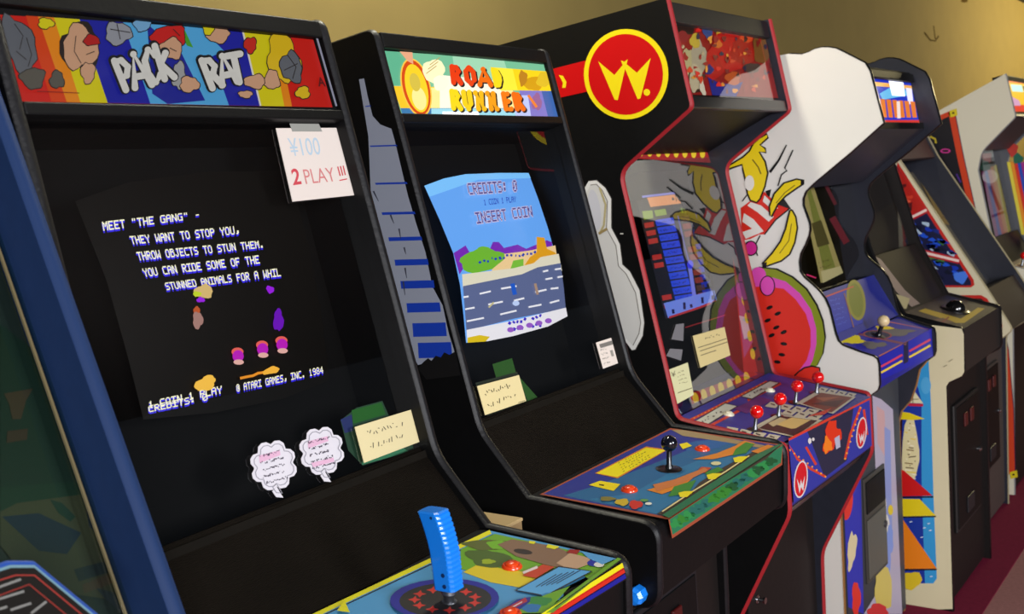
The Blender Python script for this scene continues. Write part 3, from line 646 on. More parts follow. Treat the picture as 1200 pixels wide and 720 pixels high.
for k in range(16):
    t = k/16; x, y = 792+118*t, 616-78*t; blob(a, x, y-2, 7, 5, ink(*random.choice([(24, 78, 44), (40, 130, 66), (30, 96, 88), (46, 120, 40)])), up=False, j=.3)
a.z += 1
a.build('edge_print', cab2, 'green foliage printed band along the front edge')
n2 = fl.n
joystick(cab2, 'joystick', fl.hit(784, 551), n2, .0170, .056, mat((12, 14, 26), .12, coat=.6), mat((18, 18, 22), .3, coat=.3), .0055, .027)
orb = mat((214, 62, 24), .25, coat=.4)
button(cab2, fl.hit(737.5, 576), n2, .0165, orb); button(cab2, fl.hit(823, 528), n2, .0165, orb)
sg = cabflat(cab2, A0, A1, .0275)
card('instruction_card', 'cream handwritten card under the screen with the desert road', 'card', sg, [(558, 453), (607, 440), (615.5, 470.5), (567.5, 487)], lambda a: (a.scrib([(562, 454), (604, 443), (611, 468), (570, 483)], 2, ink(88, 82, 60), 1.0, (.05, .9), 13, 6), a.line([(606, 472.5), (614, 470)], .8, ink(90, 84, 60))), col=(220, 204, 152))
def pr2(a):
    a.poly([(701, 404), (718, 399), (719.5, 403.5), (702.5, 408.5)], ink(120, 116, 110)); a.scrib([(701, 408), (716, 404), (722, 424), (706, 430)], 4, ink(130, 126, 118), .8, (.05, .6), 6, 2)
    a.line([(715, 411), (717, 418)], 3, ink(150, 146, 138), up=False); a.line([(720.5, 409), (722, 416)], 2.4, ink(166, 130, 116))
card('paper_tag', 'small white printed tag at the lower right of the road-game glass', 'label', sg, [(697.5, 402), (721, 394.5), (729, 424), (706, 432.5)], pr2, col=(226, 214, 204))
# side print of the second cabinet
s = Flat(M @ Vector((0, 0, 0)), M.to_3x3() @ Vector((-1, 0, 0))); a = Art(s, .0008)
a.poly([(421, 93), (427, 92), (431, 112), (437, 136), (446, 146), (459, 151), (463, 165), (478, 228), (488, 262), (499, 296), (507, 336), (519, 358), (526, 390), (534, 416), (490, 428), (470, 390), (452, 330), (441, 270), (435, 230), (432, 160)], ink(150, 156, 172))
bl = ink(26, 62, 176)
ed = lambda y: (432+.14*(y-160) if y < 230 else 442+(y-230)*.265, 463+(y-165)*.268)
for y, h in ((125, 1), (171.5, 1.6), (215.5, 2.2), (250.5, 3), (280.5, 4.5), (308, 7), (334, 9), (361, 11), (387, 16), (411, 18)):
    l, r_ = ed(y); r_ = min(r_, 434 if y < 130 else r_)
    if y < 130: l = 428
    a.poly([(l, y-h/2), (r_, y-h/2-1), (r_+1.5, y+h/2-1), (l+1, y+h/2)], bl, up=False)
a.z += 1
for p in (((438, 224), (444, 236)), ((458, 252), (462, 262)), ((468, 268), (470, 280)), ((474, 290), (476, 298)), ((475, 314), (477, 326)), ((473, 330), (475, 346))): a.line(list(p), 2, ink(60, 62, 76), up=False, w2=.6)
a.z += 1
a.poly([(490, 432), (497, 424), (502, 420), (506, 423), (511, 417), (517, 419), (521, 413), (527, 416), (534, 412), (540, 440), (500, 445)], mat((16, 15, 16), .5))
a.build('side_print', cab2, 'pale side print with blue stripes growing thicker downwards')

kf = Flat(MW[cab2.name] @ Vector((0, 0, 0)), MW[cab2.name].to_3x3() @ Vector((-1, 0, 0)))
MB().lathe(kf.hit(750, 695), kf.n, [(0, .016), (.02, .017), (.028, .013), (.03, .004)], 8).build('side_knob', gm, cab2, local=False)['label'] = 'sky blue knob on the cabinet side'
# ------------------------------------------------------------------ generic cabinet shell used by the rest of the row
def off(P, Q, k, e=0):                             # pair of profile points pushed k metres inwards (away from the player)
    d = (Vector(Q)-Vector(P)).normalized(); n = Vector((-d.y, d.x)); n = n if n.x > 0 else -n
    return (P[0]+n.x*k+d.x*e, P[1]+n.y*k+d.y*e)
def panel(r, name, P, Q, k, th, x0, x1, m, bevel=0, e0=0, e1=0):
    q = -e1
    a, b = off(P, Q, k, e0), off(Q, P, k, e1) if False else None
    d = (Vector(Q)-Vector(P)).normalized(); n = Vector((-d.y, d.x)); n = n if n.x > 0 else -n
    f = lambda X, kk, ee: (X[0]+n.x*kk+d.x*ee, X[1]+n.y*kk+d.y*ee)
    return MB().prism([f(P, k, e0), f(Q, k, -e1), f(Q, k+th, -e1), f(P, k+th, e0)], x0, x1).build(name, m, r, bevel=bevel)
def sides(r, W, prof, nfront, sm, em, t=.019, h=.004, sm2=None, em2=None):
    """two side panels of the same outline; the first nfront points run down the front edge"""
    for k, (xa, xb) in enumerate(((0, t), (W-t, W))):
        sp = MB().prism(prof, xa, xb).build('side_panel', (sm2 if k and sm2 else sm), r)
        MB().molding(prof[:nfront], xa-.0005, xb+.0005, h).build('edge_molding', em, sp, smooth=True)
    return r

# ------------------------------------------------------------------ third cabinet: black with red edges and round side emblem
T = [(-.203, 2.046), (-.253, 1.774), (-.036, 1.63), (-.162, .979), (-.453, .933), (-.456, .761), (-.290, .43), (-.285, 0)]
W3 = .658; t = .019
cab3 = thing('arcade_cabinet', 'black cabinet with red edges and a red round emblem on its side', 'arcade machine', (.877, 0, 0), -.002)
WID[cab3.name] = W3
redm = mat((146, 30, 36), .5, spec=.3)
prof = rounded([(-.203, 2.046)]+T[1:]+[(.42, 0), (.42, 1.995)], {1: .012, 2: .035, 3: .02, 4: .012, 5: .02, 6: .03})
nf = len(prof)-2
navy = mat((36, 38, 48), .38, bump=('noise', 90, .1, .2))
sides(cab3, W3, prof, nf, BLACK, redm, h=.006, sm2=navy)
MB().prism([(-.19, 2.042), (.40, 1.99), (.40, 1.97), (-.19, 2.02)], t, W3-t).build('top_panel', BLACK, cab3)
MB().box((t, .395, .02), (W3-t, .415, 1.98)).build('back_panel', BLACK, cab3)
panel(cab3, 'marquee_retainer', T[0], T[1], .005, .02, t, W3-t, SATIN, .003, .004, .276-.055)
panel(cab3, 'marquee_retainer', T[0], T[1], .003, .02, t, W3-t, BLACKG, .003, .245, .0)
panel(cab3, 'marquee_box', T[0], T[1], .026, .06, t, W3-t, BLACK, 0, .03, .01)
panel(cab3, 'marquee_glass', T[0], T[1], .018, .003, t, W3-t, glass_mat(2.8), 0, .05, .03)
panel(cab3, 'speaker_panel', (-.25, 1.788), (.01, 1.668), .006, .012, t, W3-t, BLACK, 0, .004, -.02)
panel(cab3, 'monitor_glass', T[2], T[3], .012, .004, t, W3-t, glass_mat(3.4), 0, -.03, -.01)
panel(cab3, 'monitor_bezel', T[2], T[3], .13, .012, t, W3-t, BEZEL, 0, -.02, -.06)
MB().prism(rounded([(T[3][0]+.12, T[3][1]+.012), (T[3][0], T[3][1]-.004), (T[4][0]+.004, T[4][1]-.003), (T[5][0]+.004, T[5][1]+.01), (-.34, .77), (-.2, .85)], {2: .01}), t, W3-t).build('control_panel', mat((40, 42, 110), .4), cab3)
MB().prism([(-.445, .762), (-.425, .735), (-.30, .735), (-.30, .765), (-.445, .765)], t, W3-t).build('panel_rail', BLACKG, cab3)
MB().prism([(-.27, .02), (-.255, .02), (-.255, .75), (-.27, .75)], t, W3-t).build('front_panel', DARKBROWN, cab3)
fd = MB().box((.12, -.283, .06), (.55, -.270, .62)).build('front_door', DARKBROWN, cab3, bevel=.003)
MB().lathe((.17, -.282, .45), (0, -1, 0), [(0, .012), (.004, .012), (.006, .005), (.02, .005), (.022, .010), (.027, .009)], 16).build('lock', CHROME, fd, smooth=True)
# emblem on the side
sd3 = Flat(MW[cab3.name] @ Vector((0, 0, 0)), MW[cab3.name].to_3x3() @ Vector((-1, 0, 0))); a = Art(sd3, .0008)
er, ey = mat((196, 10, 14), .5, spec=.2), mat((236, 214, 22), .5, spec=.2)
a.poly([(600, 93), (690, 70), (690, 107), (606, 126)], er); a.poly([(655, 88), (660, 89), (664, 96), (663, 103), (659, 103), (660, 97)], ey)
a.ell(734, 87, 49.5, 53, ey, n=48); a.ell(733.5, 87.3, 43.7, 47.4, er, n=48)
c = lambda pts: [(600+x/6, 20+y/6) for x, y in pts]
a.poly(c([(608, 312), (722, 408), (780, 338), (766, 304), (790, 314), (815, 298), (808, 332), (880, 392), (977, 288), (905, 572), (885, 578), (797, 365), (745, 585), (723, 582)]), ey); a.ell(758.3, 108.3, 3.8, 4, ey)
a.build('side_emblem', cab3, 'yellow-ringed red emblem with a red band behind it'); a = Art(sd3, .0008)
wh = ink(206, 205, 202); gl = ink(60, 58, 56)
o3 = [(690, 212), (699.4, 211), (710, 220), (717, 233), (717, 267), (727, 286), (730, 310), (738.7, 318), (750, 340), (755.6, 378), (753.7, 394), (745, 410), (741, 411), (730, 396), (700, 330), (682, 262), (680, 230)]
a.poly(o3, ink(222, 221, 218)); a.line(o3[:13], 1.1, gl); inn = [(692, 217), (699, 216), (706, 223), (712, 236), (711, 268), (722, 288), (725, 312), (734, 321), (745, 343), (751, 378), (749, 391), (742, 405)]
a.poly(inn+[(732, 395), (702, 330), (684, 262), (683, 235)], wh); a.line(inn, 1.0, ink(120, 116, 110)); a.ell(697, 246, 7, 24, ink(196, 196, 204), rot=-8); a.line([(703, 220), (710, 240), (708, 264), (704, 272)], 2.4, ink(176, 164, 120))
a.line([(702, 274), (712, 268)], 3, ink(150, 130, 84)); a.line([(727, 274), (731, 274)], 1.2, wh)
a.build('side_print', cab3, 'white knobbly shape on the black side')
s = cabflat(cab3, T[0], T[1], .024); a = Art(s, .0008)
a.poly([(792, 21), (905, 37.5), (919, 115.5), (809, 111)], ink(150, 22, 18))
a.poly([(792, 21), (815, 25), (812, 40), (796, 42)], ink(44, 24, 18), up=False); a.poly([(808, 110), (800, 60), (808, 58), (820, 108)], ink(60, 40, 26), up=False); a.line([(792, 20), (905, 37)], 2, ink(190, 40, 30))
a.z += 1
blob(a, 805, 72, 6, 16, ink(190, 180, 130)); blob(a, 818, 68, 9, 22, ink(178, 168, 140)); blob(a, 815, 92, 8, 16, ink(196, 184, 150)); blob(a, 814, 48, 6, 9, ink(206, 180, 60)); blob(a, 829, 37, 6, 8, ink(60, 80, 140)); blob(a, 800, 44, 6, 8, ink(150, 40, 40)); blob(a, 846, 38, 9, 6, ink(206, 160, 30))
a.poly([(828, 88), (838, 96), (858, 100), (870, 96), (862, 113.5), (834, 112)], ink(26, 36, 140)); blob(a, 852, 62, 24, 24, ink(196, 22, 16)); blob(a, 836, 80, 10, 14, ink(186, 26, 16)); blob(a, 870, 60, 14, 18, ink(176, 30, 16))
blob(a, 893, 58, 12, 16, ink(130, 84, 34)); blob(a, 858, 92, 9, 8, ink(196, 90, 30)); blob(a, 830, 82, 5, 6, ink(40, 40, 120)); blob(a, 880, 80, 10, 6, ink(80, 60, 50)); blob(a, 840, 52, 5, 5, ink(220, 120, 40)); blob(a, 874, 45, 8, 5, ink(210, 70, 20)); blob(a, 822, 104, 3, 9, ink(206, 196, 170), rot=-15)
for k in range(70):
    x, y = random.uniform(797, 905), random.uniform(28, 108); y = min(max(y, 26+(x-792)*.15), 108+(x-810)*.03)
    blob(a, x, y, random.uniform(1.2, 3.6), random.uniform(1.5, 5), ink(*random.choice([(206, 60, 24), (150, 18, 16), (226, 150, 50), (70, 30, 24), (214, 30, 20), (190, 170, 130) if x < 825 else (120, 20, 18), (40, 30, 60)])), n=8, j=.35, up=False)
a.z += 1
a.line([(905, 37), (920, 116)], 3, ink(70, 72, 80))
a.build('marquee', cab3, 'unlit red marquee with a crowd of painted figures')
# picture tube
nn = cabflat(cab3, T[2], T[3]).n; M = MW[cab3.name]
p = off(T[2], T[3], .055, .30); s = Bulge(M @ Vector((.27, p[0], p[1])), nn, .9)
a = Art(s, .0006, .0004, maxlen=8)
a.poly([(746, 236), (770, 228), (826, 224), (832, 250), (842, 340), (846, 352), (815, 364), (780, 374), (764, 310)], mat((20, 20, 24), .3))
a.poly([(758, 232), (801, 227), (803, 238), (762, 243)], glow((236, 150, 80), .9)); a.line([(752, 231), (804, 225)], 2.4, glow((140, 140, 230), .8)); 
gb = glow((140, 170, 30), .8); bb, bd = glow((34, 72, 224), .95), glow((20, 30, 130), .8); rb = glow((190, 50, 40), .8)
for q in ([(752, 248), (764, 247), (765, 256), (754, 258)], [(766, 247), (779, 245), (781, 252), (768, 254)], [(797, 244), (809, 242), (811, 248), (799, 250)]): a.poly(q, gb, up=False)
a.z += 1
for k in range(11):
    x, y = 767+2.25*k, 258.5+9.2*k-.3*k
    a.poly([(x, y), (x+21, y-3.2), (x+23, y+4), (x+2, y+7.2)], bb, up=False)
    x2, y2 = 809+1.3*k, 251+8.9*k; a.poly([(x2, y2), (x2+11, y2-1.6), (x2+12.5, y2+4.5), (x2+1.5, y2+6.4)], glow((30, 50, 190), .7), up=False)
    x3, y3 = 797+2.0*k, 254+9*k; a.poly([(x3, y3), (x3+9, y3-1.4), (x3+10.5, y3+5), (x3+1.5, y3+6.5)], glow((150, 54, 40), .7) if k % 3 else glow((90, 60, 50), .6), up=False)
    if k in (0, 1, 2, 4, 5, 9, 10):
        x4, y4 = 754+2.3*k, 262+9.4*k; a.poly([(x4, y4), (x4+11, y4-1.7), (x4+12, y4+4), (x4+1.3, y4+6)], rb, up=False)
a.z += 1
for k in range(11):
    x, y = 767+2.25*k, 258.5+8.9*k; a.scrib([(x+1, y), (x+20, y-3), (x+22, y+4), (x+3, y+7)], 1, bd, .9, (0, 1), 9, k)
a.line([(792, 254), (800, 290), (806, 312)], 1.4, glow((70, 80, 190), .8)); a.line([(805, 310), (811, 348)], 4.5, glow((120, 130, 235), .9)); a.ell(806, 311, 3.6, 5, glow((20, 40, 230)))
a.poly([(775, 356), (840, 339), (843, 351), (815, 362), (780, 373)], glow((112, 138, 236), .95)); a.line([(781, 372.5), (816, 361), (842, 351)], 2.4, glow((190, 50, 60), .8))
for x, y, h in ((800, 363, 8), (821, 356, 7), (787, 368, 5), (833, 352, 5), (808, 361, 4)): a.line([(x-1, y), (x-1.5, y-h)], 3, glow((24, 26, 90), .7), up=False)
a.z += 1
a.build('screen', cab3, 'screen with rows of small blue text blocks')
s = cabflat(cab3, T[2], T[3], .040); a = Art(s, 0)
bz = mat((150, 24, 26), .5); by = mat((214, 186, 40), .5); pr_ = mat((150, 70, 120), .5)
a.poly([(738, 168), (826, 168), (848, 190), (745, 186)], bz, up=False); a.poly([(838, 186), (856, 192), (874, 300), (888, 436), (872, 440), (862, 300)], bz, up=False); a.poly([(808, 462), (880, 436), (888, 438), (884, 452), (812, 478)], bz, up=False); a.z += 1
a.poly([(862, 325), (874, 330), (884, 400), (872, 420)], pr_); a.poly([(866, 370), (876, 372), (880, 395), (872, 398)], mat((190, 180, 190), .5))
for k in range(8): a.ell(751+10.3*k, 178+.3*k, 3, 5.5, by, up=False)
for k in range(11): a.ell(848+3.4*k, 205+21*k, 2.8, 6.5, by, up=False, rot=-8)
for k in range(7): a.ell(815+10*k, 467-4*k, 3.4, 7, by, up=False, rot=-12)
a.z += 1
a.line([(803, 384), (850, 369.5)], 1.2, mat((160, 30, 36), .5)); a.build('bezel_print', cab3, 'red bezel border with yellow ovals')
sg = cabflat(cab3, T[2], T[3], .011)
dkp = ink(96, 90, 66)
card('instruction_card', 'cream printed card under the blue text screen, inside the red-edged cabinet', 'card', sg, [(811, 394), (848, 383.6), (855, 416.7), (820, 431.4)], lambda a: (a.scrib([(822, 395), (844, 388), (846, 394), (824, 400)], 1, dkp, 1, (.1, .9), 8, 2), a.line([(817, 408), (851, 397)], .9, dkp, up=False), a.line([(819, 412), (852, 401)], .9, dkp, up=False), a.line([(820, 417), (838, 411)], .9, dkp)), col=(206, 190, 134))
card('price_tag', 'pale tall price tag at the lower left of the red-edged cabinet glass', 'label', sg, [(783, 433.6), (805, 425.3), (812, 463), (793, 473.6)], lambda a: (a.text('\u00a5', [(785, 437), (790, 435), (791, 441), (786, 443)], dkp, 0), a.scrib([(790, 436), (803, 431), (808, 448), (794, 453)], 4, dkp, .7, (.1, .9), 7, 4), a.line([(793, 461), (810, 455)], .9, dkp)), col=(208, 206, 160))
for q, lb in (([(791.4, 380.5), (800.5, 379.4), (799.7, 400), (786, 398)], 'upper of two small grey patches beside a blue text screen'), ([(784.4, 409), (799, 410), (797, 423), (780, 417.5)], 'lower of two small grey patches beside a blue text screen')):
    card('grey_patch', lb, 'label', sg, q, lambda a: None, col=(112, 112, 116), group='grey patches')  # two plain grey patches lying on the glass
# printed overlay, sticks and buttons
fl = cabflat(cab3, T[3], T[4], 0); a = Art(fl, .0012)
ob = ink(52, 52, 136); orr = ink(196, 58, 40); tile = ink(190, 182, 160); dt = ink(60, 44, 50)
a.poly([(790, 492), (905, 436), (1021, 466), (914, 521)], ob)
for p_ in (((803, 496), (899, 448)), ((826, 503), (868, 481)), ((876, 470), (915, 450)), ((806, 498), (830, 505))):
    a.line(list(p_), 3, orr, up=False)
a.z += 1
for k in range(22): a.ell(805+4.3*k, 495-2.15*k, 1.1, .8, ink(226, 150, 60), n=6, up=False)
a.z += 1
for q, sd in (([(812, 496), (850, 474), (863, 477), (826, 499.5)], 2), ([(869.5, 465.5), (902, 448), (912, 449.6), (881, 468)], 3)):
    a.poly([(q[0][0]-2, q[0][1]), (q[1][0], q[1][1]-1.5), (q[2][0]+2, q[2][1]), (q[3][0], q[3][1]+1.5)], dt); a.poly(q, ink(196, 194, 180)); a.scrib([(q[0][0]+3, q[0][1]-1), (q[1][0], q[1][1]), (q[2][0]-3, q[2][1]), (q[3][0], q[3][1]-1)], 1, dt, 1.3, (.05, .7), 8, sd)
a.poly([(860, 480), (890, 466), (905, 470), (875, 486)], ink(96, 44, 110))
def tiles(x, y, n, dx, dy, w, h, sk):
    for k in range(n):
        X, Y = x+dx*k, y+dy*k; a.poly([(X, Y), (X+w, Y+w*dy/dx), (X+w-sk, Y+w*dy/dx+h), (X-sk, Y+h)], tile, up=False)
    a.z += 1
    for k in range(n):
        X, Y = x+dx*k, y+dy*k; a.line([(X+w*.3-sk*.5, Y+h*.35+.6), (X+w*.7-sk*.5, Y+h*.6+.8)], 1.5, dt, up=False)
    a.z += 1
tiles(852, 501, 4, 16.5, 2.9, 13.5, 6, 7); tiles(903, 472, 4, 15, 2.6, 12.5, 5.5, 7); tiles(922, 481, 3, 15, 2.6, 12.5, 5.5, 7); tiles(962, 455, 4, 11, 2.1, 9, 4.5, 5)
a.poly([(885, 504), (914, 487), (964, 494), (934, 515)], tile); a.poly([(889, 503.5), (914, 489), (958, 494.5), (932, 513)], ink(66, 40, 40)); a.poly([(908, 499), (928, 491), (950, 494), (930, 505)], ink(206, 176, 110)); a.poly([(920, 505), (940, 503), (931, 511)], ink(60, 30, 40)); a.poly([(900, 498), (914, 491), (922, 493), (906, 502)], ink(190, 170, 130))
a.poly([(936, 475), (962, 460), (1003, 467), (976, 487)], tile); a.poly([(940, 475), (962, 462), (999, 467.5), (974, 485.5)], ink(120, 56, 40)); a.poly([(950, 475), (990, 470), (980, 479)], ink(80, 40, 36)); a.poly([(955, 468), (985, 467), (965, 472)], ink(160, 90, 60))
a.line([(884, 503), (916, 486)], 2.4, tile, up=False); a.line([(934, 475), (962, 459)], 2.4, tile)
a.poly([(946, 490), (975, 480), (966, 488)], orr)
a.build('panel_print', cab3, 'blue overlay with dotted red lines and pale word tiles')
fr = cabflat(cab3, (T[4][0]-.001, T[4][1]), T[5], -.0025); a = Art(fr, .0006)
a.poly([(913, 521), (1021, 466), (1022, 522), (930, 590)], ink(46, 52, 146)); a.poly([(946, 506), (1000, 478), (992, 540), (966, 560)], ink(38, 38, 62)); 
for p_ in (((920, 524), (934, 538), (950, 550), (967, 559)), ((944, 524), (956, 545)), ((1008, 478), (996, 510), (990, 538)), ((1012, 480), (1016, 510)), ((915, 521), (1019, 467))): a.line(list(p_), 2.8, orr, up=False)
a.z += 1
for p_ in (((920, 524), (967, 559)), ((1008, 478), (990, 538))):
    for k in range(10): a.ell(p_[0][0]+(p_[1][0]-p_[0][0])*k/9+ (3 if k in (3, 4, 5) and p_[0][0] < 950 else 0)*0, p_[0][1]+(p_[1][1]-p_[0][1])*k/9, 1.2, 1.2, ink(230, 150, 50), n=6, up=False)
a.z += 1
pale = ink(206, 200, 200)
for cx, cy, rx, ry in ((938, 562, 8, 22), (1009, 507.5, 6, 18.5)):
    a.ell(cx, cy, rx, ry, pale, rot=6); a.ell(cx, cy, rx-1.3, ry-1.8, ink(196, 24, 34), rot=6)
    a.poly([(cx-rx*.6, cy-1), (cx-rx*.15, cy+ry*.35), (cx, cy), (cx+rx*.2, cy+ry*.28), (cx+rx*.6, cy-ry*.2), (cx+rx*.35, cy+ry*.62), (cx+rx*.02, cy+ry*.4), (cx-rx*.2, cy+ry*.75)], pale)
blob(a, 974, 512, 9, 19, ink(206, 50, 24), j=.3, rot=12); blob(a, 969, 522, 5, 9, ink(226, 120, 30), j=.3); a.poly([(977, 514), (983, 510), (984, 524), (979, 527)], ink(170, 170, 190)); a.ell(948, 517, 2, 3.5, pale); a.ell(952, 515, 1.5, 2, pale)
a.build('edge_print', cab3, 'blue front overlay with two small red oval emblems')
n3 = fl.n; rb3 = mat((214, 14, 16), .16, coat=.6)
for hx_, hy_, bx, by_, nm in ((884.5, 505, 885, 479, 0), (912, 489, 913, 461, 0), (932, 473, 935, 451, 0), (956.5, 462, 957, 438, 0)):
    joystick(cab3, 'joystick', fl.hit(hx_, hy_), n3, .0172, .050, rb3, STEEL, .0048, .020, BLACKG)
for x, y in ((854, 487), (902, 459)): button(cab3, fl.hit(x, y), n3, .0145, mat((220, 214, 190), .3))

# ------------------------------------------------------------------ fourth cabinet: white sides with fruit pictures
P4 = [(-.244, 1.943), (-.283, 1.936), (-.305, 1.940), (-.322, 1.946), (-.345, 1.948), (-.365, 1.945), (-.385, 1.939), (-.402, 1.929), (-.467, 1.887), (-.480, 1.862), (-.513, 1.713), (-.415, 1.637), (-.302, 1.556), (-.275, 1.533), (-.265, 1.512), (-.264, 1.490), (-.276, 1.454), (-.281, 1.436), (-.282, 1.418), (-.278, 1.400), (-.267, 1.376), (-.250, 1.347), (-.244, 1.322), (-.245, 1.292), (-.258, 1.272), (-.285, 1.248), (-.305, 1.228), (-.320, 1.206), (-.331, 1.178), (-.338, 1.144), (-.347, 1.100), (-.354, 1.080), (-.368, 1.066), (-.417, 1.048), (-.458, 1.036), (-.469, 1.028), (-.473, 1.012), (-.473, .952), (-.468, .936), (-.445, .918), (-.418, .885), (-.405, .830), (-.385, .775), (-.352, .735), (-.340, .69), (-.338, .02), (-.335, 0)]
W4 = .619
cab4 = thing('arcade_cabinet', 'white sided cabinet with bananas and a watermelon slice on its wavy side', 'arcade machine', (1.565, 0, 0), -.008)
WID[cab4.name] = W4
prof = P4+[(.40, 0), (.40, 1.75), (.10, 1.93)]
white = mat((226, 224, 215), .45, bump=('noise', 25, .05, .03))
brass = mat((128, 88, 44), .4)
for k, (xa, xb) in enumerate(((0, .019), (W4-.019, W4))):
    sp = MB().prism(prof, xa, xb).build('side_panel', white if k == 0 else navy, cab4)
    MB().molding(P4[:40], xa-.0005, xb+.0005, .003).build('edge_molding', BLACKG, sp, smooth=True)
    MB().molding(P4[39:], xa-.0005, xb+.0005, .003).build('lower_molding', brass, sp, smooth=True)
MB().box((.019, -.42, 1.875), (W4-.019, .38, 1.89)).build('top_panel', BLACK, cab4)
MB().box((.019, .37, .02), (W4-.019, .39, 1.88)).build('back_panel', BLACK, cab4)
Q0, Q1 = (-.430, 1.885), (-.462, 1.700)
panel(cab4, 'marquee_retainer', Q0, Q1, 0, .03, .019, W4-.019, BLACK, .003, 0, .16)
panel(cab4, 'marquee_retainer', Q0, Q1, 0, .03, .019, W4-.019, BLACK, .003, .165, 0)
panel(cab4, 'marquee_box', Q0, Q1, .016, .05, .019, W4-.019, BLACK, 0, .02, .01)
panel(cab4, 'canopy_panel', (-.462, 1.70), (-.25, 1.54), 0, .012, .019, W4-.019, navy)
V0, V1, V2 = (-.235, 1.56), (-.275, 1.215), (-.354, 1.074)
panel(cab4, 'monitor_bezel', V0, V1, .10, .012, .019, W4-.019, BEZEL, 0, -.03, -.08)
panel(cab4, 'monitor_glass', V0, V1, .03, .004, .019, W4-.019, glass_mat(1.75))
panel(cab4, 'speaker_panel', V1, V2, .0, .012, .019, W4-.019, mat((34, 40, 120), .4))
MB().prism([(-.354, 1.068), (-.462, 1.026), (-.466, .935), (-.36, .90), (-.25, .95)], .019, W4-.019).build('control_panel', mat((26, 30, 130), .4), cab4)
MB().prism([(-.345, .02), (-.33, .02), (-.33, .93), (-.345, .93)], .019, W4-.019).build('front_panel', mat((52, 54, 60), .5), cab4)
cd = MB().box((.19, -.352, .25), (.40, -.344, .60)).build('coin_door', mat((56, 54, 50), .4), cab4, bevel=.003)
MB().box((.202, -.356, .265), (.388, -.351, .46)).build('door_plate', mat((84, 82, 74), .45), cd, bevel=.002)
MB().box((.202, -.356, .48), (.388, -.351, .585)).build('coin_plate', BLACK, cd, bevel=.002)
MB().lathe((.37, -.355, .40), (0, -1, 0), [(0, .012), (.006, .012), (.007, .004)], 14).build('lock', STEEL, cd, smooth=True)
sd4 = Flat(MW[cab4.name] @ Vector((0, 0, 0)), MW[cab4.name].to_3x3() @ Vector((-1, 0, 0))); a = Art(sd4, .0008)
ban, red4, olive, mag, wt = ink(232, 206, 20), ink(214, 44, 30), ink(128, 140, 28), ink(216, 76, 176), ink(226, 224, 215)
def fig(pts, m, w=2.0, o=KK):
    a.poly(pts, m); a.line(pts+[pts[0]], w, o)
head = [(840, 199), (856.7, 192.7), (871, 184), (878.5, 177), (882.7, 168.7), (890, 162), (899, 157), (900.4, 161.5), (891, 170), (897, 174), (898, 179), (890, 178), (897, 189.6), (900, 203), (896.7, 218.7), (891, 233), (887, 237.5), (879.6, 235), (876, 227), (874, 212.5), (871, 200), (870, 193), (858, 197), (842, 204)]
body = [(868, 244), (874, 239.6), (891, 227), (896, 225), (902.5, 231), (909, 237.5), (925, 245), (909, 258), (896, 275), (890, 275), (880, 280), (870, 282)]
a.poly(body, red4); a.poly([(880, 237), (892, 241), (907, 254), (901, 260), (888, 249), (876, 241)], wt, up=False); a.poly([(872, 250), (883, 257), (895, 271), (889, 274), (876, 264), (870, 260)], wt, up=False); a.poly([(870, 272), (882, 268), (889, 274), (874, 280)], wt, up=False); a.poly([(896, 229), (903, 236), (912, 244), (906, 247), (894, 236)], wt)
a.line([(896, 275), (909, 258), (925, 245)], 1.6, KK); a.line([(891, 276), (884, 290), (888, 300)], 1.6, KK); a.line([(870, 236), (876, 228)], 1.4, KK)
a.poly([(897, 224), (904, 222), (902, 231), (899, 229)], KK, up=False); a.poly([(919, 233), (928, 246), (912, 240)], ink(40, 40, 40))
fig(head, ban); a.ell(878.5, 214.6, 5.6, 9, wt); a.ell(878.5, 214.6, 5.6, 9, wt, a0=0, a1=360); a.line([(882, 187), (889, 196), (892, 204)], 1.2, ink(90, 76, 20))
a.line([(922, 170), (913, 188), (902.5, 202)], 1.5, KK, w2=3.2); a.line([(929.6, 176), (920, 197), (922.5, 200), (916, 205), (912, 218)], 1.6, KK)
arm = [(902.5, 252), (902, 241.7), (907.7, 227), (919, 214.6), (933.7, 210), (942.5, 211.5), (942, 215.6), (933.7, 221), (921, 230), (912, 239.6), (904.6, 254)]
fig(arm, ban); a.poly([(939, 210.5), (943, 211), (942, 216), (938.5, 216)], KK); a.line([(910, 238), (920, 226), (932, 217)], 1, ink(120, 100, 20))
low = [(928.5, 246), (933, 254), (935, 267), (932, 284), (926, 298), (916, 306), (896, 313), (894, 309), (905, 297), (915, 283), (921, 268), (924, 255), (926, 247)]
fig(low, ban); a.line([(928, 262), (925, 282), (914, 297)], 1, ink(120, 100, 20)); a.poly([(894, 309), (899, 307), (899, 313), (894, 314)], KK)
rind = [(890, 314), (909.6, 316), (928.5, 325.4), (945, 339.6), (957, 358.5), (964, 377), (966.8, 396), (964, 415), (957, 429.4), (940, 440), (890, 430), (878, 360)]
a.poly([(x*1+(1.8 if x > 900 else 0), y-1.5) for x, y in rind], KK); a.poly(rind, olive)
a.poly([(880, 322), (905, 325), (921.4, 330), (938, 344), (951, 363), (957, 384.5), (957.3, 403), (953, 422), (948, 432), (930, 440), (890, 425), (875, 350)], mag)
a.poly([(870, 336), (901, 336), (919, 338.4), (933, 351), (945, 368), (950.5, 387), (950.5, 406), (946, 422), (938, 433), (931, 441), (924, 443.5), (913, 440), (880, 440), (866, 380)], red4)
tongue = [(929, 443), (936, 436), (943, 431), (952, 429), (961, 431), (962, 440), (956, 447), (938, 449)]
fig(tongue, red4, 1.8); 
for x, y in ((180, 298), (220, 328), (170, 362), (213, 397), (250, 420), (190, 436), (250, 478), (240, 532), (218, 568)):
    a.ell(860+x/4.233, 290+y/4.233, 4.0, 2.1, KK, rot=-24 if y < 450 else 8, n=12, up=False)
a.z += 1
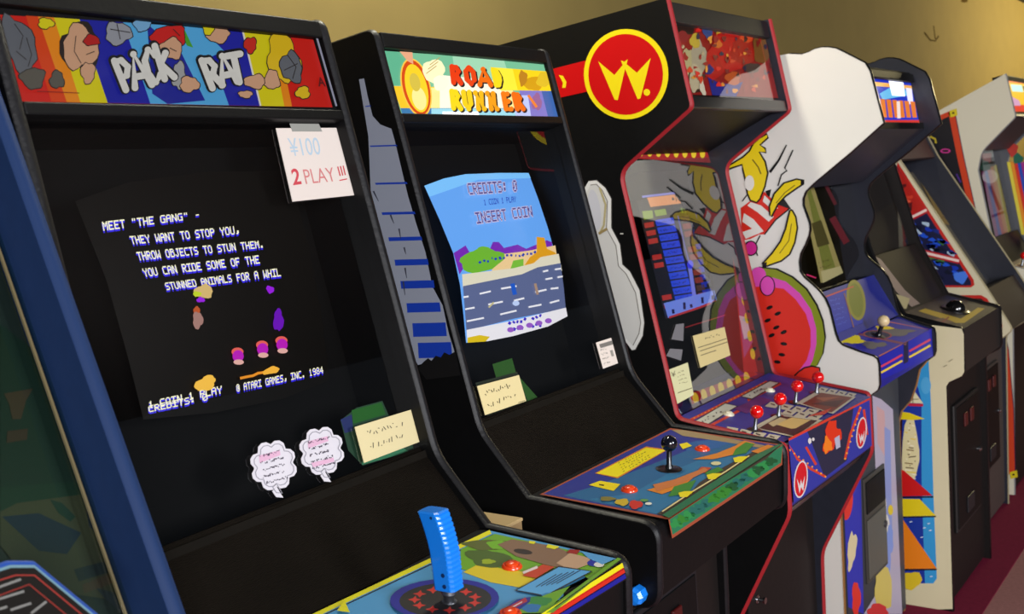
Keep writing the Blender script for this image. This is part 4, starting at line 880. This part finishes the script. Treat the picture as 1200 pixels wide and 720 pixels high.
a.ell(880.6, 291, 8, 9, KK); a.ell(880.6, 291, 6.6, 7.6, ink(206, 40, 140)); a.ell(889.5, 323, 9, 10, mag); a.ell(900, 335, 9, 12, KK); a.ell(900, 335, 7.8, 10.8, mag)
a.build('side_print', cab4, 'yellow bananas, striped cloth and red watermelon slice')
s = cabflat(cab4, Q0, Q1, .014); a = Art(s, .001)
def g4(*c, e=1.0): return mat(c, .35, emit=e)
a.poly([(1022, 90), (1082, 95.5), (1086, 148), (1034, 149)], g4(26, 50, 190))
a.poly([(1025, 96), (1080, 102), (1081, 106), (1026, 101)], g4(240, 170, 80)); a.poly([(1030, 110), (1042, 103), (1060, 104), (1064, 112), (1034, 117)], g4(110, 190, 235)); a.poly([(1041, 95), (1058, 97), (1060, 113), (1045, 112)], g4(255, 255, 255, e=1.7)); a.poly([(1061, 103), (1068, 104), (1070, 123), (1064, 122)], g4(240, 236, 255))
for k in range(6): a.poly([(1031+7*k, 116+.6*k), (1036.5+7*k, 116.5+.6*k), (1039+7*k, 138), (1034+7*k, 138)], g4(226, 120, 40), up=False)
a.z += 1
a.poly([(1050, 119), (1054, 119), (1055, 139), (1051, 139)], g4(240, 220, 210)); a.poly([(1034.5, 141), (1083, 141), (1083.5, 144), (1035, 144)], g4(206, 50, 40)); a.poly([(1035, 144), (1083.5, 144), (1084, 148), (1035.5, 148.5)], g4(240, 190, 60))
for k in range(8): a.ell(1080.5+.35*k, 110+4*k, 1.1, 1.3, g4(190, 200, 230), n=8, up=False)
a.z += 1
a.build('marquee', cab4, 'brightly lit blue and orange marquee')
s = cabflat(cab4, V0, V1, .045); a = Art(s, 0)
a.poly([(940, 229), (953, 217), (987, 319), (962, 332)], ink(150, 140, 84)); a.poly([(946, 226), (950, 222), (980, 317), (966, 322)], ink(110, 116, 50)); a.poly([(962, 318), (985, 312), (988, 320), (964, 332)], ink(176, 168, 120)); a.poly([(951, 262), (962, 258), (972, 286), (958, 290)], ink(70, 66, 30)); a.scrib([(956, 306), (976, 300), (980, 312), (960, 318)], 2, ink(80, 66, 30), 1, (.1, .9), 7, 3)
a.line([(966, 214), (979, 240)], 4, ink(90, 30, 40)); a.line([(975, 255), (992, 285)], 8, ink(100, 28, 40))  # dark red streaks painted in for reflected patterns beside the card
a.line([(945, 322), (956, 326)], 1.6, ink(200, 40, 100)); a.build('bezel_print', cab4, 'olive instruction bezel behind the glass')
s = cabflat(cab4, V1, V2, -.0006); a = Art(s, .0006)
a.poly([(962, 348), (1000, 338), (1012, 378), (978, 392)], ink(32, 44, 140)); a.ell(1003, 352, 11, 24, ink(120, 116, 50), rot=-8); a.ell(1003, 352, 8, 20, ink(98, 104, 44), rot=-8); a.scrib([(970, 350), (988, 346), (996, 378), (980, 384)], 6, ink(80, 100, 190), .7, (.1, .9), 7, 8); a.line([(965, 349), (1000, 336)], 1.6, ink(170, 70, 60)); a.line([(989, 344), (1000, 384)], 1.4, ink(120, 80, 70))  # the olive ovals paint in a mirrored reflection
a.build('speaker_print', cab4, 'blue instruction strip with a painted-in olive oval reflection')
fl = cabflat(cab4, (-.354, 1.068), (-.462, 1.026), 0); a = Art(fl, .001)
a.poly([(981, 402), (1034, 374), (1092, 385), (1030, 419)], ink(26, 30, 150)); a.line([(1030, 375.5), (1090, 387), (1030, 418)], 1.4, ink(190, 96, 80)); a.line([(1006, 392), (1062, 404)], 2.6, ink(120, 56, 80))
blob(a, 1000, 399, 12, 5, ink(226, 206, 30), j=.3); blob(a, 1036, 386, 10, 3.5, ink(226, 196, 30), j=.3); blob(a, 1052, 390, 17, 4.5, ink(96, 92, 96), j=.3); blob(a, 1024, 405, 14, 4, ink(96, 92, 96), j=.3); a.ell(1028, 393, 17, 5, ink(150, 70, 70), rot=4); a.ell(1028, 393, 15, 4, ink(24, 24, 70), rot=4)
a.build('panel_print', cab4, 'deep blue overlay with yellow and grey marks')
joystick(cab4, 'joystick', fl.hit(1029, 394), fl.n, .0185, .052, mat((206, 184, 140), .3), BLACKG, .007, .024)
fr = cabflat(cab4, (-.4625, 1.026), (-.4665, .935), 0); a = Art(fr, .001)
a.poly([(1030, 419), (1093, 384), (1093, 418), (1031, 446)], ink(26, 32, 156)); a.poly([(1058.5, 403), (1064, 400), (1064, 424), (1058.5, 427)], ink(20, 20, 60))
for (y0, c_) in ((11, ink(196, 56, 90)), (18, ink(220, 190, 60))):
    a.line([(1032, 419+y0), (1057, 405+y0)], 2.4, c_, up=False); a.line([(1065, 401+y0), (1090, 387+y0)], 2.4, c_, up=False)
a.z += 1
a.build('edge_print', cab4, 'blue front strip with red and yellow lines')
fr = Flat(MW[cab4.name] @ Vector((0, -.345, 0)), MW[cab4.name].to_3x3() @ Vector((0, -1, 0))); a = Art(fr, .0006)
bl4 = ink(44, 48, 160)
a.poly([(983, 565), (1008, 540), (1012, 720), (986, 720)], bl4); a.ell(993, 590, 6, 20, ink(206, 50, 40), rot=6); blob(a, 998, 645, 5, 22, ink(206, 190, 150), j=.2, rot=6); blob(a, 1003, 702, 5, 20, ink(206, 50, 40), j=.15)
a.poly([(1022, 464), (1032, 468), (1046, 480), (1057, 720), (1012, 720), (1030, 690), (1026, 560)], ink(168, 158, 176))  # right strip: washed-out tones paint in window glare over the print
a.poly([(1027, 476), (1036, 482), (1039, 540), (1028, 520)], ink(190, 150, 150)); a.poly([(1036, 500), (1043, 505), (1045, 620), (1037, 600)], ink(130, 140, 190)); blob(a, 1034, 610, 7, 24, ink(206, 200, 190), j=.3); blob(a, 1040, 640, 6, 26, ink(120, 140, 200), j=.3); blob(a, 1034, 690, 10, 34, ink(196, 176, 90), j=.2); blob(a, 1028, 716, 12, 8, ink(190, 50, 50)); a.ell(1043, 598, 3, 6, ink(206, 180, 40))
a.build('front_print', cab4, 'printed front with painted-in pale glare beside the coin door')

# ------------------------------------------------------------------ fifth cabinet: cream lower side with space-like geometric picture
H = [(-.10, 1.85), (-.258, 1.275), (-.36, 1.069), (-.551, 1.018), (-.553, .858), (-.493, .823), (-.492, 0)]
W5 = .60
cab5 = thing('arcade_cabinet', 'dark fronted cabinet whose cream side shows red, yellow and orange triangles', 'arcade machine', (2.23, 0, 0), 0)
WID[cab5.name] = W5
prof = rounded(H+[(.35, 0), (.35, 1.80)], {1: .03, 3: .012, 4: .02, 5: .015})
cream = mat((214, 204, 166), .5, bump=('noise', 30, .08, .05))
sides(cab5, W5, prof, len(prof)-2, BLACK, BLACKG, sm2=DARKBROWN, h=.003)
MB().prism([(-.10, 1.84), (.34, 1.79), (.34, 1.77), (-.10, 1.82)], t, W5-t).build('top_panel', BLACK, cab5)
MB().box((t, .33, .02), (W5-t, .345, 1.78)).build('back_panel', BLACK, cab5)
panel(cab5, 'marquee', H[0], H[1], .012, .02, t, W5-t, mat((60, 30, 30), .4), 0, .01, .42)
panel(cab5, 'monitor_bezel', H[0], H[1], .05, .012, t, W5-t, mat((22, 18, 17), .6), 0, .18, -.02)
panel(cab5, 'monitor_glass', H[0], H[1], .02, .004, t, W5-t, glass_mat(1.25), 0, .18, 0)
panel(cab5, 'speaker_panel', H[1], H[2], .012, .012, t, W5-t, DARKBROWN, 0, 0, 0)
MB().prism([(-.35, 1.066), (-.545, 1.013), (-.547, .862), (-.40, .84), (-.25, .95)], t, W5-t).build('control_panel', mat((34, 31, 30), .45), cab5)
MB().prism([(-.475, .02), (-.46, .02), (-.46, .86), (-.475, .86)], t, W5-t).build('front_panel', DARKBROWN, cab5)
coin_door(cab5, .12, W5-.12, .25, .72, -.475, m=mat((24, 22, 22), .5))
sd5 = Flat(MW[cab5.name] @ Vector((0, 0, 0)), (-1, 0, 0)); a = Art(sd5, .0008)
sky, dbl5, yl5 = ink(52, 150, 208), ink(24, 52, 150), ink(226, 202, 24)
a.poly([(1030, 381), (1095, 381.5), (1127, 385.5), (1129.5, 392), (1130, 436), (1127, 441), (1112, 448), (1109, 453), (1112, 560), (1116.5, 714), (1010, 718), (1010, 381)], cream)
a.poly([(1060, 420), (1088, 417), (1091, 470), (1094, 580), (1098, 678), (1094, 684), (1030, 684), (1030, 430)], sky); a.poly([(1030, 440), (1072, 440), (1080, 470), (1080, 560), (1084, 684), (1030, 684)], dbl5)
a.ell(1085, 452, 6, 10, ink(80, 166, 216)); a.poly([(1030, 470), (1058, 474), (1056, 570), (1030, 570)], ink(50, 18, 20)); a.poly([(1030, 500), (1056, 505), (1054, 560), (1030, 560)], ink(140, 26, 24))
a.poly([(1070, 456), (1082, 473), (1057, 472)], ink(220, 212, 170)); a.line([(1057, 474), (1082, 475)], 3.2, ink(190, 30, 60)); a.line([(1070, 457), (1070, 473)], .8, ink(110, 100, 70), up=False); a.line([(1062, 468), (1077, 468)], .8, ink(110, 100, 70))
blob(a, 1067, 528, 10, 38, ink(222, 210, 160), j=.1); 
for k in range(26): a.line([(1060+random.random()*14, 496+k*2.6), (1063+random.random()*12, 497+k*2.6)], 1.2, ink(*random.choice([(120, 90, 50), (230, 200, 60), (90, 70, 50), (240, 230, 200)])), up=False)
a.z += 1
a.poly([(1046, 481), (1066, 484), (1084, 491), (1070, 492.5), (1046, 491)], yl5)
a.poly([(1046, 545), (1060, 552), (1093, 581), (1046, 582)], ink(200, 22, 24)); a.line([(1046, 583), (1094, 582.5)], 1.8, KK, up=False); a.poly([(1046, 584.5), (1078, 585), (1096.7, 604.5), (1046, 605.5)], yl5, up=False); a.line([(1046, 606.5), (1097, 605.5)], 1.6, KK)
a.poly([(1046, 607), (1057, 607), (1098, 666.5), (1046, 667)], ink(232, 128, 24)); a.line([(1046, 668), (1098, 667.5)], 1.8, KK, up=False); a.poly([(1050, 640), (1054, 642), (1059, 651), (1050, 651)], KK)
blob(a, 1066, 680, 15, 10, ink(220, 190, 40)); 
for x, y in ((1087, 614), (1082, 619), (1089, 622), (1079, 630), (1066, 612), (1090, 676)): a.line([(x, y), (x+3, y-.6)], 1, ink(220, 230, 240), up=False)
a.z += 1
a.line([(1112, 424), (1117, 421)], .8, ink(150, 140, 110), up=False); a.line([(1106, 430), (1110, 428)], .8, ink(150, 140, 110))
a.build('side_print', cab5, 'blue picture with red, yellow and orange shapes')
fl = cabflat(cab5, (-.35, 1.066), (-.545, 1.013), 0); a = Art(fl, .001)
a.poly([(1058, 367), (1096, 353), (1166, 360), (1127, 385)], ink(58, 50, 46)); a.poly([(1076, 365), (1084, 362), (1126, 374), (1146, 361), (1154, 362), (1130, 379), (1120, 379)], ink(186, 156, 44)); a.poly([(1090, 376), (1105, 373), (1118, 378), (1102, 382)], ink(110, 80, 66)); a.line([(1098, 382), (1112, 372)], 1.6, ink(140, 60, 60))
a.build('panel_print', cab5, 'dark overlay with a yellow band')
b = MB().lathe(fl.hit(1119, 364), fl.n, [(0, .052), (.006, .052), (.010, .044), (.010, .0395)], 24).build('trackball', BLACKG, cab5, smooth=True, local=False)
MB().ball(fl.hit(1119, 364)+fl.n*.004, .036).build('ball', mat((12, 12, 14), .1, coat=.6), b, smooth=True, local=False)
s = cabflat(cab5, H[1], H[2], .011); a = Art(s, .0006)
a.poly([(1024, 300), (1032, 304), (1060, 340), (1078, 356), (1068, 360), (1050, 342)], ink(120, 104, 96)); a.poly([(1050, 345), (1066, 350), (1062, 362), (1052, 364)], ink(150, 140, 104)); a.build('speaker_print', cab5)

# ------------------------------------------------------------------ sixth cabinet: cream wedge side with streaks of red and blue
G = [(-.10, 1.72), (-.15, 1.61), (-.477, 1.065), (-.567, .905), (-.52, .866), (-.42, .80), (-.412, 0)]
W6 = .62
cab6 = thing('arcade_cabinet', 'cream cabinet with wedge-shaped side printed with red and blue streaks', 'arcade machine', (2.95, 0, 0), 0)
WID[cab6.name] = W6
prof = rounded(G+[(.35, 0), (.35, 1.70)], {3: .02, 4: .015, 5: .04})
rust = mat((160, 52, 34), .45)
sides(cab6, W6, prof, len(prof)-2, mat((206, 196, 164), .5), mat((150, 140, 110), .4), sm2=navy, h=.003)
MB().box((t, -.10, 1.695), (W6-t, .34, 1.712)).build('top_panel', BLACK, cab6)
MB().box((t, .33, .02), (W6-t, .345, 1.69)).build('back_panel', BLACK, cab6)
panel(cab6, 'marquee', G[0], G[1], .01, .02, t, W6-t, mat((50, 26, 26), .4))
panel(cab6, 'monitor_bezel', G[1], G[2], .13, .012, t, W6-t, mat((96, 88, 70), .6), 0, 0, -.04)
panel(cab6, 'monitor_glass', G[1], G[2], .11, .004, t, W6-t, glass_mat(1.6))
MB().prism([(-.46, 1.06), (-.556, .90), (-.52, .875), (-.42, .83), (-.30, 1.0)], t, W6-t).build('control_panel', mat((44, 34, 30), .5), cab6)
MB().prism([(-.40, .02), (-.385, .02), (-.385, .86), (-.40, .86)], t, W6-t).build('front_panel', mat((66, 58, 54), .5), cab6)
coin_door(cab6, .15, W6-.15, .25, .70, -.40, m=mat((60, 54, 50), .45))
sd6 = Flat(MW[cab6.name] @ Vector((0, 0, 0)), (-1, 0, 0)); a = Art(sd6, .0008)
rd6, bl6 = ink(186, 36, 30), ink(24, 44, 140)
out6 = [(1052, 190), (1057, 198), (1141, 328), (1142, 334), (1138, 337), (1060, 337), (1040, 260)]
a.poly(out6, rd6); a.poly([(1050, 193), (1056, 203), (1138, 330), (1138, 334.7), (1060, 334.7), (1045, 270)], ink(24, 26, 60))
a.poly([(1050, 195), (1057, 205), (1086, 247), (1062, 262), (1050, 262)], ink(176, 34, 26)); 
for k in range(26): x, y = random.uniform(1052, 1078), random.uniform(212, 256); blob(a, x, y, 4, 2.4, ink(*random.choice([(20, 16, 20), (206, 60, 40), (90, 20, 24), (226, 90, 60)])), n=7, j=.4, up=False) if x < 1054+(y-205)*.62 else None
a.z += 1
for k in range(60):
    y = random.uniform(262, 332); x = random.uniform(1060, 1062+(y-205)*.60)
    blob(a, x, y, 5, 2.6, ink(*random.choice([(20, 50, 170), (30, 80, 206), (14, 18, 40), (24, 40, 120), (60, 110, 60), (170, 190, 210)])), n=7, j=.4, up=False, rot=15)
a.z += 1
for p_ in (((1064, 257), (1086, 246)), ((1070, 293), (1124, 306)), ((1080, 323), (1100, 334))): a.line(list(p_), 7, ink(180, 30, 40), up=False); a.z += 1; a.line(list(p_), 3, ink(236, 206, 196), up=False)
a.z += 1
blob(a, 1126, 325, 8, 7, ink(70, 120, 220))
a.poly([(1060, 346), (1150, 346), (1157, 350), (1164, 362), (1160, 366), (1060, 366)], rd6); a.poly([(1060, 349.5), (1150, 350), (1158, 357), (1162, 366), (1060, 368)], ink(26, 20, 24)); a.ell(1172, 382, 3, 4, rd6)
a.build('side_print', cab6, 'dark wedge picture with red and white streaks')
s = cabflat(cab6, G[1], G[2], .125); a = Art(s, 0)
a.poly([(1066, 186), (1098, 184), (1104, 212), (1078, 212)], ink(130, 126, 112)); a.poly([(1082, 212), (1103, 212), (1120, 262), (1104, 262)], ink(150, 122, 56)); a.poly([(1087, 190), (1096, 188), (1099, 204), (1090, 204)], ink(130, 40, 44)); a.scrib([(1086, 214), (1101, 214), (1115, 258), (1104, 258)], 7, ink(90, 70, 30), .8, (.1, .9), 5, 5); a.build('bezel_print', cab6, 'grey and yellow instruction bezel')

# ------------------------------------------------------------------ seventh cabinet: white side with orange-bordered black picture
J = [(-.415, 1.952), (-.452, 1.757), (-.305, 1.613), (-.288, 1.53), (-.342, 1.212), (-.40, 1.09), (-.58, 1.04), (-.58, .90), (-.42, .83), (-.41, 0)]
W7 = .64
cab7 = thing('arcade_cabinet', 'white cabinet furthest along the row, with an orange-bordered black side picture', 'arcade machine', (3.70, 0, 0), 0)
WID[cab7.name] = W7
prof = rounded(J+[(.40, 0), (.40, 1.62), (-.12, 1.815)], {1: .012, 2: .03, 4: .03, 6: .015, 7: .02, 8: .03})
ivory = mat((206, 200, 178), .5)
sides(cab7, W7, prof, len(prof)-3, ivory, mat((120, 120, 122), .4), h=.003, sm2=mat((70, 72, 78), .5))
MB().prism([(-.41, 1.945), (-.12, 1.80), (.38, 1.61), (.38, 1.59), (-.12, 1.78), (-.41, 1.925)], t, W7-t).build('top_panel', BLACK, cab7)
MB().box((t, .38, .02), (W7-t, .395, 1.6)).build('back_panel', BLACK, cab7)
panel(cab7, 'marquee_box', J[0], J[1], .012, .05, t, W7-t, BLACK)
panel(cab7, 'canopy_panel', J[1], J[2], .008, .012, t, W7-t, mat((44, 44, 50), .45))
panel(cab7, 'monitor_bezel', J[3], J[4], .07, .012, t, W7-t, mat((96, 98, 104), .4), 0, -.12, -.03)
panel(cab7, 'monitor_glass', J[3], J[4], .02, .004, t, W7-t, glass_mat(2.0), 0, -.08, 0)
panel(cab7, 'speaker_panel', J[4], J[5], .01, .012, t, W7-t, DARKBROWN)
MB().prism([(-.39, 1.085), (-.574, 1.035), (-.574, .905), (-.42, .85), (-.3, .98)], t, W7-t).build('control_panel', mat((60, 44, 36), .5), cab7)
MB().prism([(-.40, .02), (-.385, .02), (-.385, .88), (-.40, .88)], t, W7-t).build('front_panel', DARKBROWN, cab7)
sd7 = Flat(MW[cab7.name] @ Vector((0, 0, 0)), (-1, 0, 0)); a = Art(sd7, .0008)
edge7 = [(1118, 131), (1128, 182), (1145, 258), (1166, 340), (1181, 410), (1187, 480), (1189, 556)]
a.poly([(1070, 160), (1104, 136)]+edge7+[(1120, 560), (1080, 300)], ink(24, 22, 28)); org7 = ink(196, 62, 30)
a.line([(1070, 162), (1104, 137), (1118, 131)], 5.5, org7, up=False); a.line([(x-3, y) for x, y in edge7], 7.5, org7); a.line([(x+1, y) for x, y in edge7], 1.0, ink(60, 24, 60))
for cx, cy, r_ in ((1117, 132.5, 4.2), (1187.5, 556.5, 4.2)): a.poly([(cx-r_, cy-r_+1.5), (cx+r_, cy-r_-1), (cx+r_+1, cy+r_-1.5), (cx-r_+1, cy+r_+1)], ink(206, 186, 30)); a.ell(cx+.3, cy, 1.4, 1.2, KK)
a.ell(1108, 177, 6, 2.8, ink(190, 50, 130)); a.ell(1108, 177, 4, 1.4, ink(24, 22, 28)); a.line([(1090, 160), (1096, 163), (1097, 168)], 2.2, ink(180, 160, 40)); a.line([(1121, 204), (1126, 214)], 2, ink(70, 40, 120))
a.build('side_print', cab7, 'black side picture with an orange border and yellow corners')
s = cabflat(cab7, J[0], J[1], .011); a = Art(s, .0006)
a.poly([(1181, 93), (1236, 100), (1244, 133), (1189, 131)], g4(240, 190, 20)); a.poly([(1181, 93), (1236, 100), (1237, 104), (1182, 97)], g4(240, 110, 30)); a.poly([(1184, 99), (1197, 100), (1199, 108), (1186, 107)], g4(180, 235, 225, e=1.1)); a.poly([(1188, 123), (1242, 126), (1244, 133), (1189, 131)], g4(220, 40, 24)); a.poly([(1198, 101), (1212, 103), (1212, 110), (1200, 107)], g4(60, 90, 60)); a.poly([(1185, 113), (1194, 118), (1196, 124), (1188, 124)], g4(206, 150, 190))
a.build('marquee', cab7, 'brightly lit yellow and red marquee')
s = cabflat(cab7, J[3], J[4], .05); a = Art(s, .0006)
a.poly([(1148, 168), (1166, 166), (1172, 200), (1182, 275), (1166, 280), (1158, 240)], ink(130, 134, 132)); a.poly([(1150, 172), (1164, 170), (1168, 184), (1152, 186)], ink(186, 196, 190)); a.ell(1160, 207, 9, 8, ink(190, 204, 200)); a.line([(1152, 192), (1168, 190)], 3, ink(40, 40, 42), up=False); a.line([(1160, 218), (1172, 246)], 4, ink(44, 40, 40), up=False); a.line([(1162, 254), (1178, 248)], 3, ink(44, 40, 40))  # pale and dark shapes paint in what the glass mirrors
blob(a, 1184, 176, 6, 8, ink(170, 50, 40)); blob(a, 1190, 186, 6, 6, ink(24, 90, 70)); a.poly([(1176, 168), (1181, 166), (1198, 285), (1188, 286)], ink(84, 86, 92))
a.build('bezel_print', cab7, 'grey bezel with painted-in glass reflections')
a = Art(Flat((3.70+W7-.0195, 0, 0), (-1, 0, 0)), .0006)
for k, c_ in enumerate(((206, 190, 60), (214, 130, 30), (196, 40, 30), (30, 70, 170), (150, 40, 120))): a.poly([(1180+4*k, 190), (1184.3+4*k, 190), (1201+4*k, 275), (1197+4*k, 275)], ink(*c_), up=False)
a.z += 1; blob(a, 1187, 176, 6, 8, ink(170, 50, 40)); blob(a, 1193, 186, 6, 6, ink(24, 90, 70))
a.build('side_print', cab7, 'rainbow stripes inside the right side panel')
fl = cabflat(cab7, (-.39, 1.085), (-.574, 1.035), 0); a = Art(fl, .001)
a.poly([(1175, 318), (1196, 308), (1230, 310), (1205, 326)], ink(150, 120, 80)); a.build('panel_print', cab7)
joystick(cab7, 'joystick', fl.hit(1197, 312), fl.n, .018, .05, rb3, STEEL, .005, .02)

# ------------------------------------------------------------------ cabinet at the left edge of the view: blue trim, big glass
W0 = .66; x0 = -.80-W0
cab0 = thing('arcade_cabinet', 'blue-trimmed cabinet with large dim glass at the left end of the row', 'arcade machine', (x0, 0, 0), 0)
WID[cab0.name] = W0
D0, D1, D2 = (-.052, 1.92), (-.398, 1.075), (-.50, 1.06)
prof = rounded([D0, D1, D2, (-.72, 1.02), (-.72, .86), (-.50, .80), (-.48, 0), (.35, 0), (.35, 1.90)], {1: .03, 3: .03, 4: .03, 5: .04})
bluem = mat((27, 50, 92), .6, spec=.2, bump=('noise', 120, .1, .12))
sides(cab0, W0, prof, len(prof)-2, bluem, mat((27, 50, 92), .6, spec=.2), t=.02, h=.005)
MB().box((.02, -.05, 1.89), (W0-.02, .34, 1.91)).build('top_panel', BLACK, cab0)
MB().box((.02, .33, .02), (W0-.02, .345, 1.89)).build('back_panel', BLACK, cab0)
panel(cab0, 'marquee', D0, D1, .02, .03, .02, W0-.02, mat((40, 42, 60), .4), 0, .01, .72)
panel(cab0, 'monitor_glass', D0, D1, .076, .006, .02, W0-.020, glass_mat(1.5, (.8, .9, .85)), 0, .20, -.01)
panel(cab0, 'glass_trim', D0, D1, .070, .004, W0-.033, W0-.030, mat((120, 108, 76), .4), 0, .20, .012)
panel(cab0, 'monitor_bezel', D0, D1, .10, .012, .02, W0-.02, mat((20, 25, 22), .6), 0, .20, -.03)
MB().prism([(-.33, 1.06), (-.50, 1.05), (-.71, 1.015), (-.71, .87), (-.5, .82), (-.3, .9)], .02, W0-.02).build('control_panel', BLACK, cab0)
MB().prism([(-.47, .02), (-.455, .02), (-.455, .86), (-.47, .86)], .02, W0-.02).build('front_panel', BLACK, cab0)
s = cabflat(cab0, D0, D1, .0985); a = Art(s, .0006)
a.poly([(0, 380), (80, 400), (110, 570), (0, 575)], ink(20, 36, 26)); a.poly([(0, 590), (60, 572), (112, 570), (150, 700), (40, 690), (0, 640)], ink(62, 54, 36)); a.poly([(0, 572), (105, 560), (112, 575), (20, 590), (0, 600)], ink(22, 42, 28))  # dim green, tan and blue shapes behind the glass
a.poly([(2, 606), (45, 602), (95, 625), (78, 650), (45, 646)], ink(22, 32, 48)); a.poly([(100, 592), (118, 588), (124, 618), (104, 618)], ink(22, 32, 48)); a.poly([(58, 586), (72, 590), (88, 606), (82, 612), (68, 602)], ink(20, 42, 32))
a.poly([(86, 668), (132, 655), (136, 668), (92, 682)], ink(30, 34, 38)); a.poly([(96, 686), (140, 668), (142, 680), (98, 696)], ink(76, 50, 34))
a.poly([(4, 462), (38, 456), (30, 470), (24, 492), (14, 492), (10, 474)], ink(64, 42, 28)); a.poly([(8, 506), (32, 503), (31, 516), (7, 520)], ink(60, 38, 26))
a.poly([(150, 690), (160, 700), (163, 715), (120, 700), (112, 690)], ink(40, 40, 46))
a.build('bezel_print', cab0, 'dim green and tan shapes behind glass')
# raised instruction plaque on its control panel
pf = Flat((-.96, -.42, 1.25), (.02, -.75, .66)); 
outl = [(-30, 668), (8, 656), (40, 656), (122, 724), (60, 800), (-30, 800)]
f = MB().slab([pf.hit(*p_) for p_ in outl], -pf.n*.03).build('instruction_plaque', mat((20, 70, 160), .5), cab0, bevel=.003, local=False)
MB().slab([pf.hit(x, 760) if False else pf.hit(x, y)-pf.n*.03 for x, y in [(-20, 720), (40, 700), (90, 740), (30, 790)]], Vector((0, .02, -.19))).build('plaque_stand', BLACK, cab0, local=False)
a = Art(pf, .0008); inw = lambda k: [(40+(x-40)*k, 720+(y-720)*k) for x, y in outl]
a.poly(inw(.89), ink(110, 146, 160)); a.poly(inw(.84), ink(16, 13, 13)); a.line(inw(.70)[:4], 1.6, ink(150, 50, 44))
for p_ in (((-4, 690), (24, 680)), ((-4, 704), (28, 694)), ((12, 716), (36, 708)), ((36, 720), (54, 706)), ((-4, 716), (8, 712))): a.line(list(p_), 2.6, ink(130, 130, 128), up=False)
a.line([(-4, 700), (34, 686), (80, 724)], 1.2, ink(150, 50, 44)); a.build('print', f)
